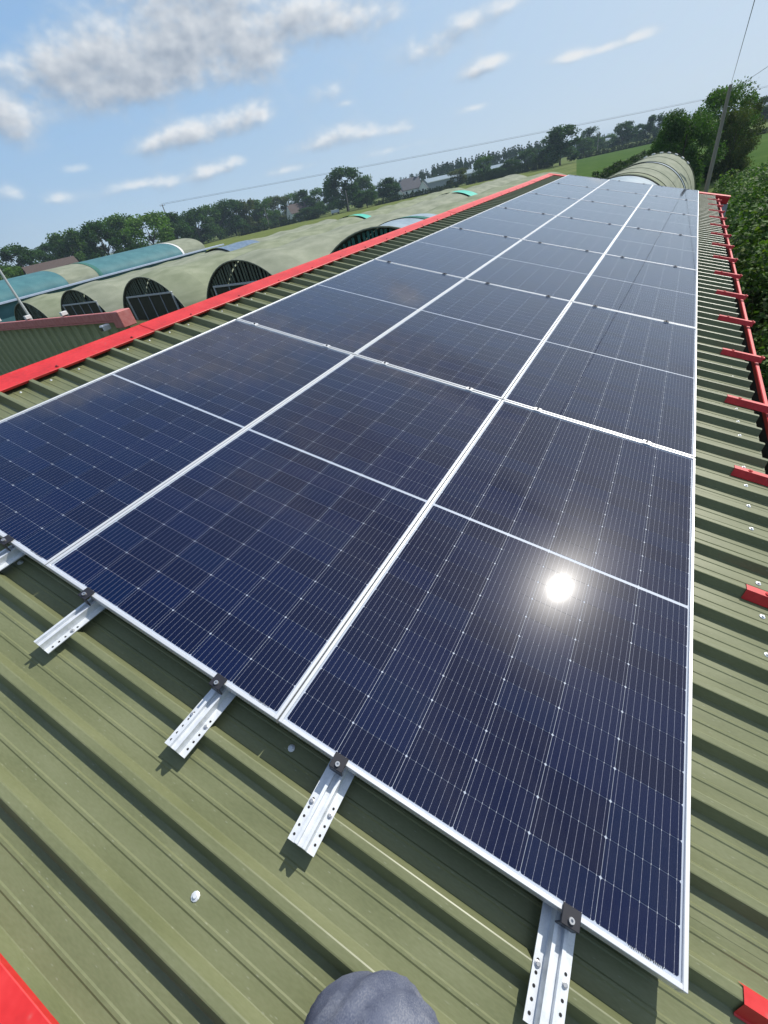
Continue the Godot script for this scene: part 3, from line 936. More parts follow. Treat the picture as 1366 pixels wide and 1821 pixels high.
func trunk_mesh(seed_: int, shape: int) -> ArrayMesh:      # unit height up to the crown's middle
	var r := RandomNumberGenerator.new()
	r.seed = seed_
	var st := st_new()
	tube(st, [Vector3(0, 0, 0), Vector3(0.01, 0.12, 0.0), Vector3(-0.01, 0.4, 0.01), Vector3(0.0, 0.78, 0)], [0.035, 0.026, 0.018, 0.006], 7)
	if shape != 1:
		for k in 7:
			var w := TAU * (k + r.randf()) / 7.0
			var h := r.randf_range(0.22, 0.5)
			var d := Vector3(cos(w), 0, sin(w))
			tube(st, [Vector3(0, h, 0), d * 0.14 + Vector3(0, h + 0.14, 0), d * r.randf_range(0.24, 0.34) + Vector3(0, h + r.randf_range(0.25, 0.38), 0)], [0.012, 0.008, 0.002], 5)
	return done(st)

const FAR := 1.35            # the tree line stands this much further than first paced
func far_y(y: float) -> float:
	return EYE.y + (y - EYE.y) * FAR

var crowns := {}
func tree_meshes() -> void:
	var dk := [Color(0.033, 0.075, 0.022), Color(0.045, 0.098, 0.027), Color(0.060, 0.120, 0.035)]
	var md := [Color(0.057, 0.115, 0.030), Color(0.077, 0.145, 0.040), Color(0.098, 0.173, 0.048)]
	var lt := [Color(0.083, 0.156, 0.033), Color(0.107, 0.188, 0.043), Color(0.125, 0.213, 0.055)]
	var br := [Color(0.100, 0.115, 0.040), Color(0.077, 0.120, 0.037), Color(0.125, 0.135, 0.050)]
	crowns = {
		"dk": [crown_mesh(101, 6500, 0.027, dk, 0), crown_mesh(102, 6500, 0.027, dk, 2)],
		"md": [crown_mesh(103, 6500, 0.027, md, 0), crown_mesh(104, 6500, 0.027, md, 2)],
		"lt": [crown_mesh(105, 6500, 0.027, lt, 0), crown_mesh(106, 6500, 0.027, lt, 2)],
		"br": [crown_mesh(107, 6500, 0.027, br, 0), crown_mesh(108, 6500, 0.027, br, 2)],
		"hz": [crown_mesh(109, 5000, 0.029, md, 0), crown_mesh(110, 5000, 0.029, dk, 2)],
		"near_dk": [crown_mesh(111, 24000, 0.0145, md, 2)],
		"near_md": [crown_mesh(112, 26000, 0.0150, lt, 0)],
		"near_br": [crown_mesh(113, 18000, 0.0145, br, 2)],
		"con": [crown_mesh(114, 1500, 0.03, dk, 1)],
		"trunk": [trunk_mesh(5, 0), trunk_mesh(6, 0)],
	}

func tree(label: String, group: String, at: Vector3, high: float, wide: float, kind: String, variant: int, clear := 0.16) -> void:
	var t := thing("tree", label, "tree", at, group)
	t.rotation.y = rng.randf() * TAU
	var cs: Array = crowns[kind]
	piece(t, "trunk", crowns.trunk[variant % 2], M.trunk, Transform3D(Basis.from_scale(Vector3(minf(wide, high) * 1.0, high * 0.95, minf(wide, high) * 1.0)), Vector3.ZERO))
	piece(t, "crown", cs[variant % cs.size()], M.leaf, Transform3D(Basis.from_scale(Vector3(wide, high * (1.0 - clear), wide)), Vector3(0, high * clear, 0)))

func build_trees() -> void:
	tree_meshes()
	var names := {"dk": "dark green", "md": "mid green", "lt": "light green", "br": "brownish green", "hz": "hazy green"}
	# azimuth, distance, height, width, kind
	var left := [[-66.9, 150, 10.3, 9.5, "dk"], [-68.0, 115, 6.1, 6.0, "lt"], [-65.4, 160, 8.9, 8.5, "dk"], [-62.2, 150, 11.1, 10.8, "md"], [-59.4, 140, 11.2, 10.1, "dk"], [-57.2, 150, 12.0, 12.3, "md"], [-54.9, 135, 10.7, 13.0, "lt"], [-52.3, 170, 10.9, 11.5, "dk"], [-50.1, 190, 11.3, 12.9, "dk"], [-48.1, 200, 11.9, 12.0, "md"], [-46.3, 205, 12.3, 13.0, "dk"], [-44.6, 210, 11.4, 12.6, "br"], [-42.9, 215, 10.8, 13.0, "md"], [-41.1, 240, 11.3, 14.4, "br"], [-39.6, 250, 11.2, 14.1, "md"], [-38.3, 230, 11.0, 10.6, "dk"], [-36.8, 225, 10.4, 10.3, "md"], [-69.5, 140, 9.5, 10.0, "md"], [-63.8, 175, 10.2, 11.0, "dk"], [-60.8, 170, 10.8, 11.0, "dk"], [-51.2, 205, 10.5, 13.0, "dk"], [-47.2, 225, 11.0, 13.0, "dk"], [-43.7, 235, 10.6, 13.0, "dk"]]
	var spot := ["behind the brown bungalow roof, furthest from the crossarm pole", "in front of the brown bungalow roof", "just behind the brown bungalow roof", "rising right of the brown bungalow roof", "behind the first grey band of the teal tunnel", "behind the middle of the teal tunnel", "bulging over the far half of the teal tunnel", "right behind the tall crossarm pole", "one crown right of the crossarm pole", "two crowns right of the crossarm pole", "three crowns right of the crossarm pole", "above the left end of the low hedge", "above the slim pole at the low hedge", "above the middle of the low hedge", "above the right end of the low hedge", "immediately beside the white gabled cottage", "behind the white gabled cottage", "at the bungalow's outer corner", "in the back row behind the bungalow", "in the back row behind the grey band of the teal tunnel", "in the back row behind the crossarm pole", "in the back row before the low hedge", "in the back row above the slim pole"]
	var k := 0
	for a in left:
		tree("%s broadleaf tree %s" % [names[a[4]], spot[k]], "trees of the wood behind the polytunnels", polar(a[0], a[1] * FAR), far_y(a[2]), a[3] * FAR, a[4], k, 0.04)
		k += 1
	var single := [[-38.1, 200, 5.0, 12.7, "dk", "low dark bushy tree in front of the white gabled cottage"], [-33.7, 190, 13.4, 15.0, "dk", "tall dark tree towering over the field beside the short wooden pole"], [-31.5, 215, 10.6, 11.4, "md", "mid green tree just behind the tall dark tree's shoulder"], [-31.5, 180, 6.0, 8.7, "dk", "low dark tree right of the short wooden pole"], [-28.9, 190, 8.0, 9.6, "dk", "round dark tree beside the white farmhouse"], [-35.2, 215, 10.4, 9.1, "dk", "dark tree between cottage and tall dark tree"],
		[-21.5, 190, 6.1, 8.6, "br", "brownish round tree standing before the long grey barn"], [-18.8, 200, 7.9, 9.0, "md", "mid green tree at the end of the long grey barn"], [-16.2, 200, 5.5, 8.8, "dk", "low dark hedgerow tree below the barn's pale roof"], [-14.6, 215, 7.2, 11.3, "dk", "dark hedgerow tree left of the lone oak"], [-17.7, 190, 4.1, 8.6, "dk", "lowest dark hedgerow tree beside the teal net patch"],
		[-11.3, 180, 10.4, 12.1, "dk", "lone broad oak beyond the top of the red ridge"], [-12.6, 190, 6.2, 9.0, "dk", "dark tree touching the lone oak"], [-9.2, 230, 6.9, 9.1, "md", "mid green tree right of the lone oak"], [-8.8, 260, 10.1, 9.0, "hz", "taller hazy tree behind the far pasture hedge"], [-7.5, 270, 6.8, 11.5, "hz", "wide hazy tree low in the far pasture hedge"], [-5.9, 250, 9.0, 11.0, "dk", "round dark tree in the far pasture hedge"], [-4.6, 260, 7.4, 4.8, "dk", "slim dark tree in the far pasture hedge"], [-3.4, 240, 8.9, 8.6, "dk", "upright dark tree just left of the big trees at the pole"], [-5.1, 300, 5.6, 9.4, "hz", "small hazy tree furthest back in the pasture hedge"], [4.6, 180, 6.4, 9.0, "hz", "hazy tree on the rise right of the leaning pole"], [6.5, 190, 6.8, 10.0, "hz", "hazy tree furthest out on the rise by the right field"]]
	for a in single:
		tree(a[5], "", polar(a[0], a[1] * FAR), far_y(a[2]), a[3] * FAR, a[4], k, 0.08)
		k += 1
	var near := [[-0.7, 54, 5.9, 5.6, "near_dk", "big dense dark tree beside the end of the narrow tunnel"], [1.4, 66, 6.9, 7.4, "near_md", "tallest round tree behind the leaning wooden pole"], [-1.9, 58, 5.4, 3.8, "near_dk", "smaller dark tree on the field side of the narrow tunnel"], [2.9, 62, 5.4, 4.2, "near_br", "brownish tree right behind the leaning wooden pole"]]
	for a in near:
		tree(a[5], "", polar(a[0], a[1]), a[2], a[3], a[4], k, 0.03)
		k += 1
	# conifer wood far behind the farmhouse: nobody could count it
	var mm := MultiMesh.new()
	mm.transform_format = MultiMesh.TRANSFORM_3D
	mm.mesh = crowns.con[0]
	var r := RandomNumberGenerator.new()
	r.seed = 41
	var tr := []
	for q in 420:
		var az := r.randf_range(-36.0, -7.5)
		var d := r.randf_range(420.0, 520.0)
		var crest := 3.0 + 11.0 * smoothstep(-36.0, -22.0, az) * (1.0 - 0.5 * smoothstep(-16.0, -8.0, az))
		var h := crest * r.randf_range(0.75, 1.05)
		tr.append(Transform3D(Basis.from_scale(Vector3(h * 0.5 + 2.0, h, h * 0.5 + 2.0)), polar(az, d)))
	mm.instance_count = tr.size()
	for q in tr.size(): mm.set_instance_transform(q, tr[q])
	var wood := MultiMeshInstance3D.new()
	wood.name = "conifer_wood"
	wood.multimesh = mm
	wood.material_override = M.leaf
	add_child(wood)
	tag(wood, "far conifer plantation on the skyline behind the white farmhouse", "woodland", "", "stuff")
	# low hedges
	var shrub := crown_mesh(120, 900, 0.05, [Color(.034, .062, .020), Color(.050, .085, .028), Color(.065, .10, .034)], 2)
	var rows := [[polar(-46, 250), polar(-37, 256), 2.6, 16, "low hedge between the field and the wood behind the polytunnels"], [polar(-30.5, 242), polar(-21.5, 246), 2.0, 26, "clipped garden hedge in front of the white farmhouse"], [polar(-20.5, 250), polar(-12, 250), 3.4, 24, "dark field hedge running below the long grey barn"], [polar(-9.6, 277), polar(2.0, 290), 1.8, 26, "thin hedge along the far edge of the right hand pasture"], [polar(-7.2, 75), polar(-3.4, 115), 2.1, 18, "weedy hedge beside the narrow tunnel in the pasture"], [polar(3.0, 150), polar(9.0, 150), 1.2, 12, "low dark hedge line across the field on the rise"]]
	for a in rows:
		var hm := MultiMesh.new()
		hm.transform_format = MultiMesh.TRANSFORM_3D
		hm.mesh = shrub
		hm.instance_count = a[3] * 2
		for q in a[3] * 2:
			var f: float = (q * 0.5 + r.randf_range(-0.3, 0.3)) / a[3]
			var p: Vector3 = a[0].lerp(a[1], f)
			var w: float = a[0].distance_to(a[1]) / a[3] * r.randf_range(1.0, 1.6)
			hm.set_instance_transform(q, Transform3D(Basis.from_scale(Vector3(w, a[2] * r.randf_range(0.75, 1.2), w)) * Basis(Vector3(0, 1, 0), r.randf() * TAU), p + Vector3(0, -0.1, 0)))
		var h := thing("hedge", a[4], "hedge", a[0])
		var f := MultiMeshInstance3D.new()
		f.name = "foliage"
		f.multimesh = hm
		f.material_override = M.leaf
		h.add_child(f)
		f.global_position = Vector3.ZERO
		tag(f, "", "", "", "stuff")

func build_bramble() -> void:
	# leafy bank of brambles and nettles along the gutter side of the shed
	var r := RandomNumberGenerator.new()
	r.seed = 91
	var st := SurfaceTool.new()
	st.begin(Mesh.PRIMITIVE_TRIANGLES)
	st.set_smooth_group(-1)
	# one pointed leaf, folded along its rib, lying in x-z with its tip at +x
	var rib := [Vector3(0, 0, 0), Vector3(0.35, 0.05, 0), Vector3(0.75, 0.03, 0), Vector3(1.0, -0.06, 0)]
	var edge := [0.0, 0.34, 0.24, 0.0]
	for s in [-1, 1]:
		for k in 3:
			var a: Vector3 = rib[k]
			var b: Vector3 = rib[k + 1]
			var c := b + Vector3(-0.03, 0.10 * edge[k + 1], s * edge[k + 1])
			var d := a + Vector3(-0.03, 0.10 * edge[k], s * edge[k])
			if edge[k] == 0.0:
				for p in ([a, c, b] if s > 0 else [a, b, c]): st.add_vertex(p)
			elif edge[k + 1] == 0.0:
				for p in ([a, d, b] if s > 0 else [a, b, d]): st.add_vertex(p)
			else:
				if s > 0: quad(st, a, b, c, d)
				else: quad(st, d, c, b, a)
	var leaf := done(st)
	var nz := FastNoiseLite.new()
	nz.seed = 4
	nz.frequency = 0.45
	nz.fractal_octaves = 3
	var cols := [Color(.055, .115, .028), Color(.078, .150, .036), Color(.105, .185, .046), Color(.135, .22, .055), Color(.14, .175, .085), Color(.22, .29, .08), Color(.24, .27, .17)]
	var mm := MultiMesh.new()
	mm.transform_format = MultiMesh.TRANSFORM_3D
	mm.use_colors = true
	mm.mesh = leaf
	var tr := []
	var cc := []
	for k in 90000:
		var z := -(0.4 + 36.0 * pow(r.randf(), 1.25))
		var wide := 3.6 + 1.2 * smoothstep(-4.0, -20.0, z)
		var x := 3.92 + wide * r.randf() + (0.25 if z < -15.0 else 0.0)
		var t := (x - 3.92) / wide
		var top := 2.9 + 0.35 * t + nz.get_noise_2d(x * 1.1, z * 1.1) * 1.25 - 0.8 * smoothstep(0.82, 1.0, t) - 0.9 * smoothstep(0.10, 0.0, t)
		top -= 0.9 * smoothstep(-14.0, -34.0, z)
		var y := top - 0.75 * pow(r.randf(), 1.6)
		var s := r.randf_range(0.05, 0.125) * (1.0 if z > -12.0 else 1.35)
		var b := Basis(Vector3(0, 1, 0), r.randf() * TAU) * Basis(Vector3(0, 0, 1), r.randf_range(-0.9, 0.35)) * Basis(Vector3(1, 0, 0), r.randfn() * 0.5)
		tr.append(Transform3D(b.scaled(Vector3(s, s, s)), Vector3(x, y, z)))
		var c: Color = cols[mini(cols.size() - 1, int(absf(r.randfn()) * 2.6))]
		var f := 0.8 + 0.5 * (nz.get_noise_2d(x * 0.8 + 50.0, z * 0.8) * 0.5 + 0.5)
		cc.append(Color(c.r * f, c.g * f, c.b * f))
	mm.instance_count = tr.size()
	for k in tr.size():
		mm.set_instance_transform(k, tr[k])
		mm.set_instance_color(k, cc[k])
	var h := thing("bramble_hedge", "leafy bramble and nettle bank crowding the red gutter of the shed", "hedge", Vector3(6, 0, -10))
	var f := MultiMeshInstance3D.new()
	f.name = "foliage"
	f.multimesh = mm
	f.material_override = M.leaf
	h.add_child(f)
	f.global_position = Vector3.ZERO
	tag(f, "", "", "", "stuff")
	# stems and the darker inner leaves they stand among
	st = st_new()
	for k in 240:
		var z := -(0.5 + 34.0 * r.randf())
		var x := 4.1 + 3.6 * r.randf()
		var top := 2.5 + r.randf_range(-0.3, 0.6) - 0.9 * smoothstep(-14.0, -34.0, z)
		var d := Vector3(r.randfn(), 0, r.randfn()) * 0.3
		tube(st, [Vector3(x, 0, z), Vector3(x, top * 0.6, z) + d * 0.4, Vector3(x, top, z) + d], [0.012, 0.009, 0.004], 4, false)
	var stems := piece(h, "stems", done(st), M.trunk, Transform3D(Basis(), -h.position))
	tag(stems, "", "", "", "stuff")
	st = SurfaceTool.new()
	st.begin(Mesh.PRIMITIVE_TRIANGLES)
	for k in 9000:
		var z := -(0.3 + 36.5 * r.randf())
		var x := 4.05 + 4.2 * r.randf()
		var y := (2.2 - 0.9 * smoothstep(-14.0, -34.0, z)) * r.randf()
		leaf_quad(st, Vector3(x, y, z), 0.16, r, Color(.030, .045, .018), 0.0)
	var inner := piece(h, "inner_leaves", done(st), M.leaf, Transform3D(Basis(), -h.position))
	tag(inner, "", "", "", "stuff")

# ------------------------------------------------------------------ ground and far buildings
func sheet_on_ground(called: String, pts: Array, y: float, m: Material) -> void:
	var st := st_new()
	for k in range(1, pts.size() - 1):
		var tri := [pts[0], pts[k], pts[k + 1]]
		if (pts[k] - pts[0]).cross(pts[k + 1] - pts[0]).y > 0: tri = [pts[0], pts[k + 1], pts[k]]
		for p in tri: st.add_vertex(Vector3(p.x, y, p.z))
	var o := piece(self, called, done(st), m)
	tag(o, "", "", "", "structure")

func build_ground() -> void:
	sheet_on_ground("ground", [Vector3(-2500, 0, 2500), Vector3(2500, 0, 2500), Vector3(2500, 0, -2500), Vector3(-2500, 0, -2500)], 0.0, M.ground)
	sheet_on_ground("meadow", [polar(-56, 70), polar(-56, 265), polar(-40, 272), polar(-28, 258), polar(-13, 258), polar(-10, 120), polar(-22, 66)], 0.006, M.meadow)
	sheet_on_ground("pasture", [polar(-9.5, 70), polar(-9.8, 282), polar(1.5, 296), polar(1.0, 70)], 0.006, M.pasture)
	sheet_on_ground("far_pasture", [polar(-9.8, 288), polar(-9.6, 430), polar(1.5, 430), polar(1.5, 302)], 0.006, M.ground)
	sheet_on_ground("right_field", [polar(2.2, 40), polar(2.4, 150), polar(12, 150), polar(24, 40)], 0.006, M.pasture)
	sheet_on_ground("farmyard", [Vector3(-60, 0, -12), Vector3(-8, 0, -16), Vector3(-6, 0, 8), Vector3(-60, 0, 8)], 0.006, M.yard)

func gable_house(called: String, label: String, at: Vector3, yaw: float, l: float, w: float, eave: float, ridge: float, wall: Material, roof: Material, wins: int, chimney: bool) -> Node3D:
	var t := thing(called, label, "building", at)
	t.rotation.y = yaw
	var st := st_new()
	var hx := l * 0.5
	var hz := w * 0.5
	quad(st, Vector3(-hx, 0, hz), Vector3(hx, 0, hz), Vector3(hx, eave, hz), Vector3(-hx, eave, hz))
	quad(st, Vector3(hx, 0, -hz), Vector3(-hx, 0, -hz), Vector3(-hx, eave, -hz), Vector3(hx, eave, -hz))
	for s in [-1, 1]:
		quad(st, Vector3(s * hx, 0, hz * s), Vector3(s * hx, 0, -hz * s), Vector3(s * hx, eave, -hz * s), Vector3(s * hx, eave, hz * s))
		for p in ([Vector3(s * hx, eave, hz * s), Vector3(s * hx, ridge, 0), Vector3(s * hx, eave, -hz * s)]): st.add_vertex(p)
	piece(t, "wall", done(st), wall)
	st = st_new()
	var o := 0.3
	var th := 0.15
	for s in [-1, 1]:
		var e := Vector3(0, eave - o * (ridge - eave) / hz, s * (hz + o))
		var a := Vector3(-hx - o, e.y + th, e.z)
		var b := Vector3(hx + o, e.y + th, e.z)
		var c := Vector3(hx + o, ridge + th, 0)
		var d := Vector3(-hx - o, ridge + th, 0)
		if s > 0: quad(st, a, b, c, d)
		else: quad(st, b, a, d, c)
		var dn := Vector3(0, -th, 0)
		if s > 0: quad(st, a + dn, b + dn, b, a)
		else: quad(st, b + dn, a + dn, a, b)
	var rf := piece(t, "roof", done(st), roof)
	if chimney:
		for s in [-1, 1]:
			piece(rf, "chimney", box_mesh(Vector3(0.9, 1.4, 0.7), 0.03, Vector3(s * (hx - 0.7), ridge + 0.5, 0)), wall)
	for k in wins:
		var x := -hx + (k + 0.5) * l / wins
		var f := piece(t, "window", box_mesh(Vector3(1.1, 1.2, 0.08), 0.01, Vector3(x, eave * 0.6, hz + 0.02)), M.white)
		piece(f, "pane", box_mesh(Vector3(0.9, 1.0, 0.04), 0.0, Vector3(x, eave * 0.6, hz + 0.06)), M.pane)
	for s in [-1, 1]:
		var f := piece(t, "window", box_mesh(Vector3(0.08, 1.3, 1.0), 0.01, Vector3(s * (hx + 0.02), eave * 0.75, 0)), M.white)
		piece(f, "pane", box_mesh(Vector3(0.04, 1.1, 0.8), 0.0, Vector3(s * (hx + 0.06), eave * 0.75, 0)), M.pane)
	return t

func build_far() -> void:
	var a := deg_to_rad(27.0)
	gable_house("farmhouse", "white farmhouse with dark slate roof and steep gables behind the clipped hedge", polar(-26.6, 277), a + 0.3, 10.1, 8.1, 3.04, 7.50, M.render_w, M.slate, 3, true)
	gable_house("farmhouse_wing", "low white wing with pale roof beside the white farmhouse", polar(-27.9, 274), a + 1.4, 6.8, 6.8, 1.69, 4.93, M.render_w, M.slate, 2, false)
	gable_house("porch_gable", "narrow white gable between the farmhouse and the long barn", polar(-25.2, 275), a + 1.5, 5.4, 4.9, 1.96, 5.20, M.render_w, M.slate, 1, false)
	var barn := gable_house("barn", "long grey barn with white roof edge right of the white farmhouse", polar(-22.4, 300), a + 0.30, 28.4, 10.8, 3.71, 5.47, M.greywall, M.film, 0, false)
	piece(barn, "eave_trim", box_mesh(Vector3(29.0, 0.4, 0.25), 0.02, Vector3(0, 3.85, 5.75)), M.white)
	gable_house("far_barn", "second grey barn with pale roof showing above the dark hedgerow", polar(-17.6, 317), a - 0.1, 29.7, 12.2, 3.04, 4.79, M.greywall, M.film, 0, false)
	gable_house("cottage", "white gabled cottage half hidden by trees at the wood's edge", polar(-39.2, 304), deg_to_rad(60), 10.8, 8.8, 3.85, 7.90, M.render_w, M.tilebrown, 2, true)
	gable_house("bungalow", "brown roofed bungalow below the trees behind the teal tunnel", polar(-64.7, 118), deg_to_rad(75), 9.0, 9.0, 2.6, 5.75, M.render_w, M.tilebrown, 3, false)
	# parked van by the farmhouse trees
	var van := thing("parked_van", "small white van parked under the tall dark tree", "van", polar(-35.1, 252))
	van.rotation.y = deg_to_rad(30)
	piece(van, "body", box_mesh(Vector3(4.2, 1.3, 1.8), 0.18, Vector3(0, 1.15, 0)), M.white)
	piece(van, "windscreen", box_mesh(Vector3(0.9, 0.5, 1.6), 0.1, Vector3(1.75, 1.5, 0)), M.pane)
	for x in [-1.4, 1.4]:
		for z in [-0.8, 0.8]:
			var st := st_new()
			tube(st, [Vector3(x, 0.33, z - 0.1), Vector3(x, 0.33, z + 0.1)], [0.33, 0.33], 14)
			piece(van, "wheel", done(st), M.black)

func power_pole(label: String, at: Vector3, high: float, rad: float, arm: float, yaw: float) -> Node3D:
	var t := thing("power_pole", label, "pole", at)
	t.rotation.y = yaw
	var st := st_new()
	tube(st, [Vector3.ZERO, Vector3(0, high, 0)], [rad, rad * 0.7], 10)
	piece(t, "post", done(st), M.pole)
	if arm > 0.0:
		piece(t, "crossarm", box_mesh(Vector3(arm, 0.16, 0.14), 0.01, Vector3(0, high - 0.35, 0.16)), M.pole)
		for s in [-1, 0, 1]:
			st = st_new()
			disc_stack(st, [[0.0, 0.35], [0.07, 0.34], [0.10, 0.26], [0.06, 0.22], [0.10, 0.14], [0.05, 0.10], [0.05, 0.0]], 8)
			piece(t, "insulator", done(st), M.rimgrey, Transform3D(Basis(), Vector3(s * (arm * 0.5 - 0.15), high - 0.27 if s else high, 0.16 if s else 0.0)))
	return t

func wire(label: String, a: Vector3, b: Vector3, sag: float, rad: float) -> void:
	var st := st_new()
	var pts := []
	var rr := []
	for k in 33:
		var f := k / 32.0
		pts.append(a.lerp(b, f) - a - Vector3(0, sag * 4.0 * f * (1.0 - f), 0))
		rr.append(rad)
	tube(st, pts, rr, 5)
	var o := piece(self, "power_line", done(st), M.wire, Transform3D(Basis(), a))
	tag(o, label, "wire", "overhead wires")

func build_poles() -> void:
	var hp := far_y(15.2)
	var a := polar(-52.55, 205 * FAR)
	power_pole("tall wooden pole with crossarm and insulators at the wood behind the polytunnels", a, hp, 0.30, 2.6, deg_to_rad(62))
	power_pole("short pale wooden pole before the tall dark tree", polar(-33.55, 245), 8.2, 0.25, 0.0, 0.0)
	power_pole("plain wooden pole before the far pasture trees", polar(-8.0, 300), 9.0, 0.22, 0.0, 0.0)
	power_pole("slim pole against the wood beside the low hedge", polar(-42.6, 262), 9.0, 0.18, 0.0, 0.0)
	var near := polar(1.72, 45)
	power_pole("leaning wooden pole at the end of the bramble hedge", near, 6.55, 0.15, 0.0, 0.0)
	var e := polar(11.0, 330 * FAR, far_y(9.6))
	for q in 3:
		var off: float = [-1.15, 0.0, 1.15][q]
		var d := Vector3(cos(deg_to_rad(62)), 0, -sin(deg_to_rad(62))) * off
		wire(["high wire on the end of the crossarm nearest the teal tunnel", "high wire from the top of the tall crossarm pole", "high wire on the crossarm end nearest the farmhouse"][q], a + Vector3(0, hp + (0.1 if q != 1 else 0.5), 0) + d, e + Vector3(off, 0.1 + (0.5 if q == 1 else 0.0), 0), 1.2, 0.035)
	wire("service wire rising from the leaning pole above the bramble hedge", near + Vector3(0, 6.5, 0), polar(2.45, 9.0, 7.6), 0.05, 0.010)
	wire("lower service wire running out over the right hand field", near + Vector3(0, 6.2, 0.0), polar(12.0, 16.0, 6.9), 0.05, 0.010)
	wire("thin telephone wire strung low before the wood", polar(-60, 230, 5.7), polar(-48.6, 262, 7.1), 0.4, 0.03)

# ------------------------------------------------------------------ the photographer's knee
func build_person() -> void:
	var t := roofp(2.60, -0.40, 0.46)
	var p := thing("person", "person crouching on the roof in faded blue-grey denim, one knee showing", "person", roofp(2.56, -0.45, VALLEY))
	var B := Basis(Vector3(0, 0, 1), -TH)
	# bones: a, b, radius at a, radius at b (roof frame, relative to the thing)
	var R := func(u: float, v: float, n: float) -> Vector3: return B * Vector3(u - 2.56, n - VALLEY, -(v + 0.45))
	var knee: Vector3 = R.call(2.606, -0.354, 0.440)
	var hip: Vector3 = R.call(2.52, -0.80, 0.50)
	var ankle: Vector3 = R.call(2.56, -0.52, -0.01)
	var toe: Vector3 = R.call(2.58, -0.34, -0.055)
	var hip2: Vector3 = R.call(2.80, -0.80, 0.50)
	var knee2: Vector3 = R.call(3.05, -0.60, -0.02)
	var ankle2: Vector3 = R.call(2.92, -0.98, -0.03)
	var belly: Vector3 = R.call(2.66, -0.88, 0.62)
	var chest: Vector3 = R.call(2.64, -0.86, 0.95)
	var neck: Vector3 = R.call(2.62, -0.80, 1.16)
	var head: Vector3 = R.call(2.60, -0.72, 1.33)
	var sh1: Vector3 = R.call(2.44, -0.86, 1.06)
	var sh2: Vector3 = R.call(2.84, -0.86, 1.06)
	var el1: Vector3 = R.call(2.36, -0.68, 0.86)
	var el2: Vector3 = R.call(2.92, -0.68, 0.86)
	var ha1: Vector3 = R.call(2.42, -0.50, 1.06)
	var ha2: Vector3 = R.call(2.72, -0.50, 1.06)
	var bones := [[hip, knee, 0.108, 0.094], [knee, ankle, 0.086, 0.056], [ankle, toe, 0.048, 0.038], [hip2, knee2, 0.098, 0.072], [knee2, ankle2, 0.068, 0.048], [hip, hip2, 0.11, 0.11], [(hip + hip2) * 0.5, belly, 0.14, 0.14], [belly, chest, 0.15, 0.16], [chest, neck, 0.10, 0.055], [neck, head, 0.055, 0.095], [sh1, sh2, 0.07, 0.07], [sh1, el1, 0.058, 0.046], [sh2, el2, 0.058, 0.046], [el1, ha1, 0.044, 0.032], [el2, ha2, 0.044, 0.032]]
	for s in [-1, 1]:
		var h: Vector3 = ha1 if s < 0 else ha2
		for q in 4:
			var f: Vector3 = h + B * Vector3(s * 0.02 * -1.0, 0.035 - q * 0.022, -0.035)
			bones.append([h, f, 0.016, 0.010])
			bones.append([f, f + B * Vector3(-s * 0.045, 0.004, -0.012), 0.010, 0.008])
		bones.append([h, h + B * Vector3(-s * 0.05, 0.045, 0.005), 0.014, 0.009])
	var nz := FastNoiseLite.new()
	nz.seed = 8
	nz.frequency = 7.0
	nz.fractal_octaves = 3
	nz.fractal_gain = 0.5
	var cell := 0.011
	var field := func(q: Vector3) -> float:
		var d := 10.0
		for b in bones:
			var ab: Vector3 = b[1] - b[0]
			var tt := clampf((q - b[0]).dot(ab) / ab.length_squared(), 0.0, 1.0)
			var e: float = (q - b[0] - ab * tt).length() - lerpf(b[2], b[3], tt)
			if e < d + 0.03:
				var hh := clampf(0.5 + 0.5 * (d - e) / 0.03, 0.0, 1.0)
				d = lerpf(d, e, hh) - 0.03 * hh * (1.0 - hh)
		return d
	# surface nets, visiting only cells near a bone
	var near := {}
	for b in bones:
		var n := int(ceil((b[1] - b[0]).length() / (cell * 1.5))) + 1
		for k in n + 1:
			var f := float(k) / n
			var c: Vector3 = b[0].lerp(b[1], f)
			var rad: float = lerpf(b[2], b[3], f) + 2.2 * cell
			var lo := ((c - Vector3.ONE * rad) / cell).floor()
			var hi := ((c + Vector3.ONE * rad) / cell).ceil()
			for x in range(int(lo.x), int(hi.x)):
				for y in range(int(lo.y), int(hi.y)):
					for z in range(int(lo.z), int(hi.z)):
						var i := Vector3i(x, y, z)
						if near.has(i): continue
						var dd := (Vector3(i) * cell - c).length()
						if dd < rad and dd > rad - 6.0 * cell: near[i] = 0.0
	var val := {}
	for i in near:
		var q: Vector3 = Vector3(i) * cell
		val[i] = field.call(q)
	var vid := {}
	var verts := PackedVector3Array()
	var corner := [Vector3i(0, 0, 0), Vector3i(1, 0, 0), Vector3i(0, 1, 0), Vector3i(1, 1, 0), Vector3i(0, 0, 1), Vector3i(1, 0, 1), Vector3i(0, 1, 1), Vector3i(1, 1, 1)]
	var edges := [[0, 1], [2, 3], [4, 5], [6, 7], [0, 2], [1, 3], [4, 6], [5, 7], [0, 4], [1, 5], [2, 6], [3, 7]]
	for i in val:
		var ok := true
		var v := []
		for c in corner:
			if not val.has(i + c):
				ok = false
				break
			v.append(val[i + c])
		if not ok: continue
		var sum := Vector3.ZERO
		var n := 0
		for e in edges:
			var a: float = v[e[0]]
			var b: float = v[e[1]]
			if (a < 0.0) != (b < 0.0):
				sum += Vector3(corner[e[0]]).lerp(Vector3(corner[e[1]]), a / (a - b))
				n += 1
		if n == 0: continue
		vid[i] = verts.size()
		verts.append((Vector3(i) + sum / n) * cell)
	var faces := PackedInt32Array()
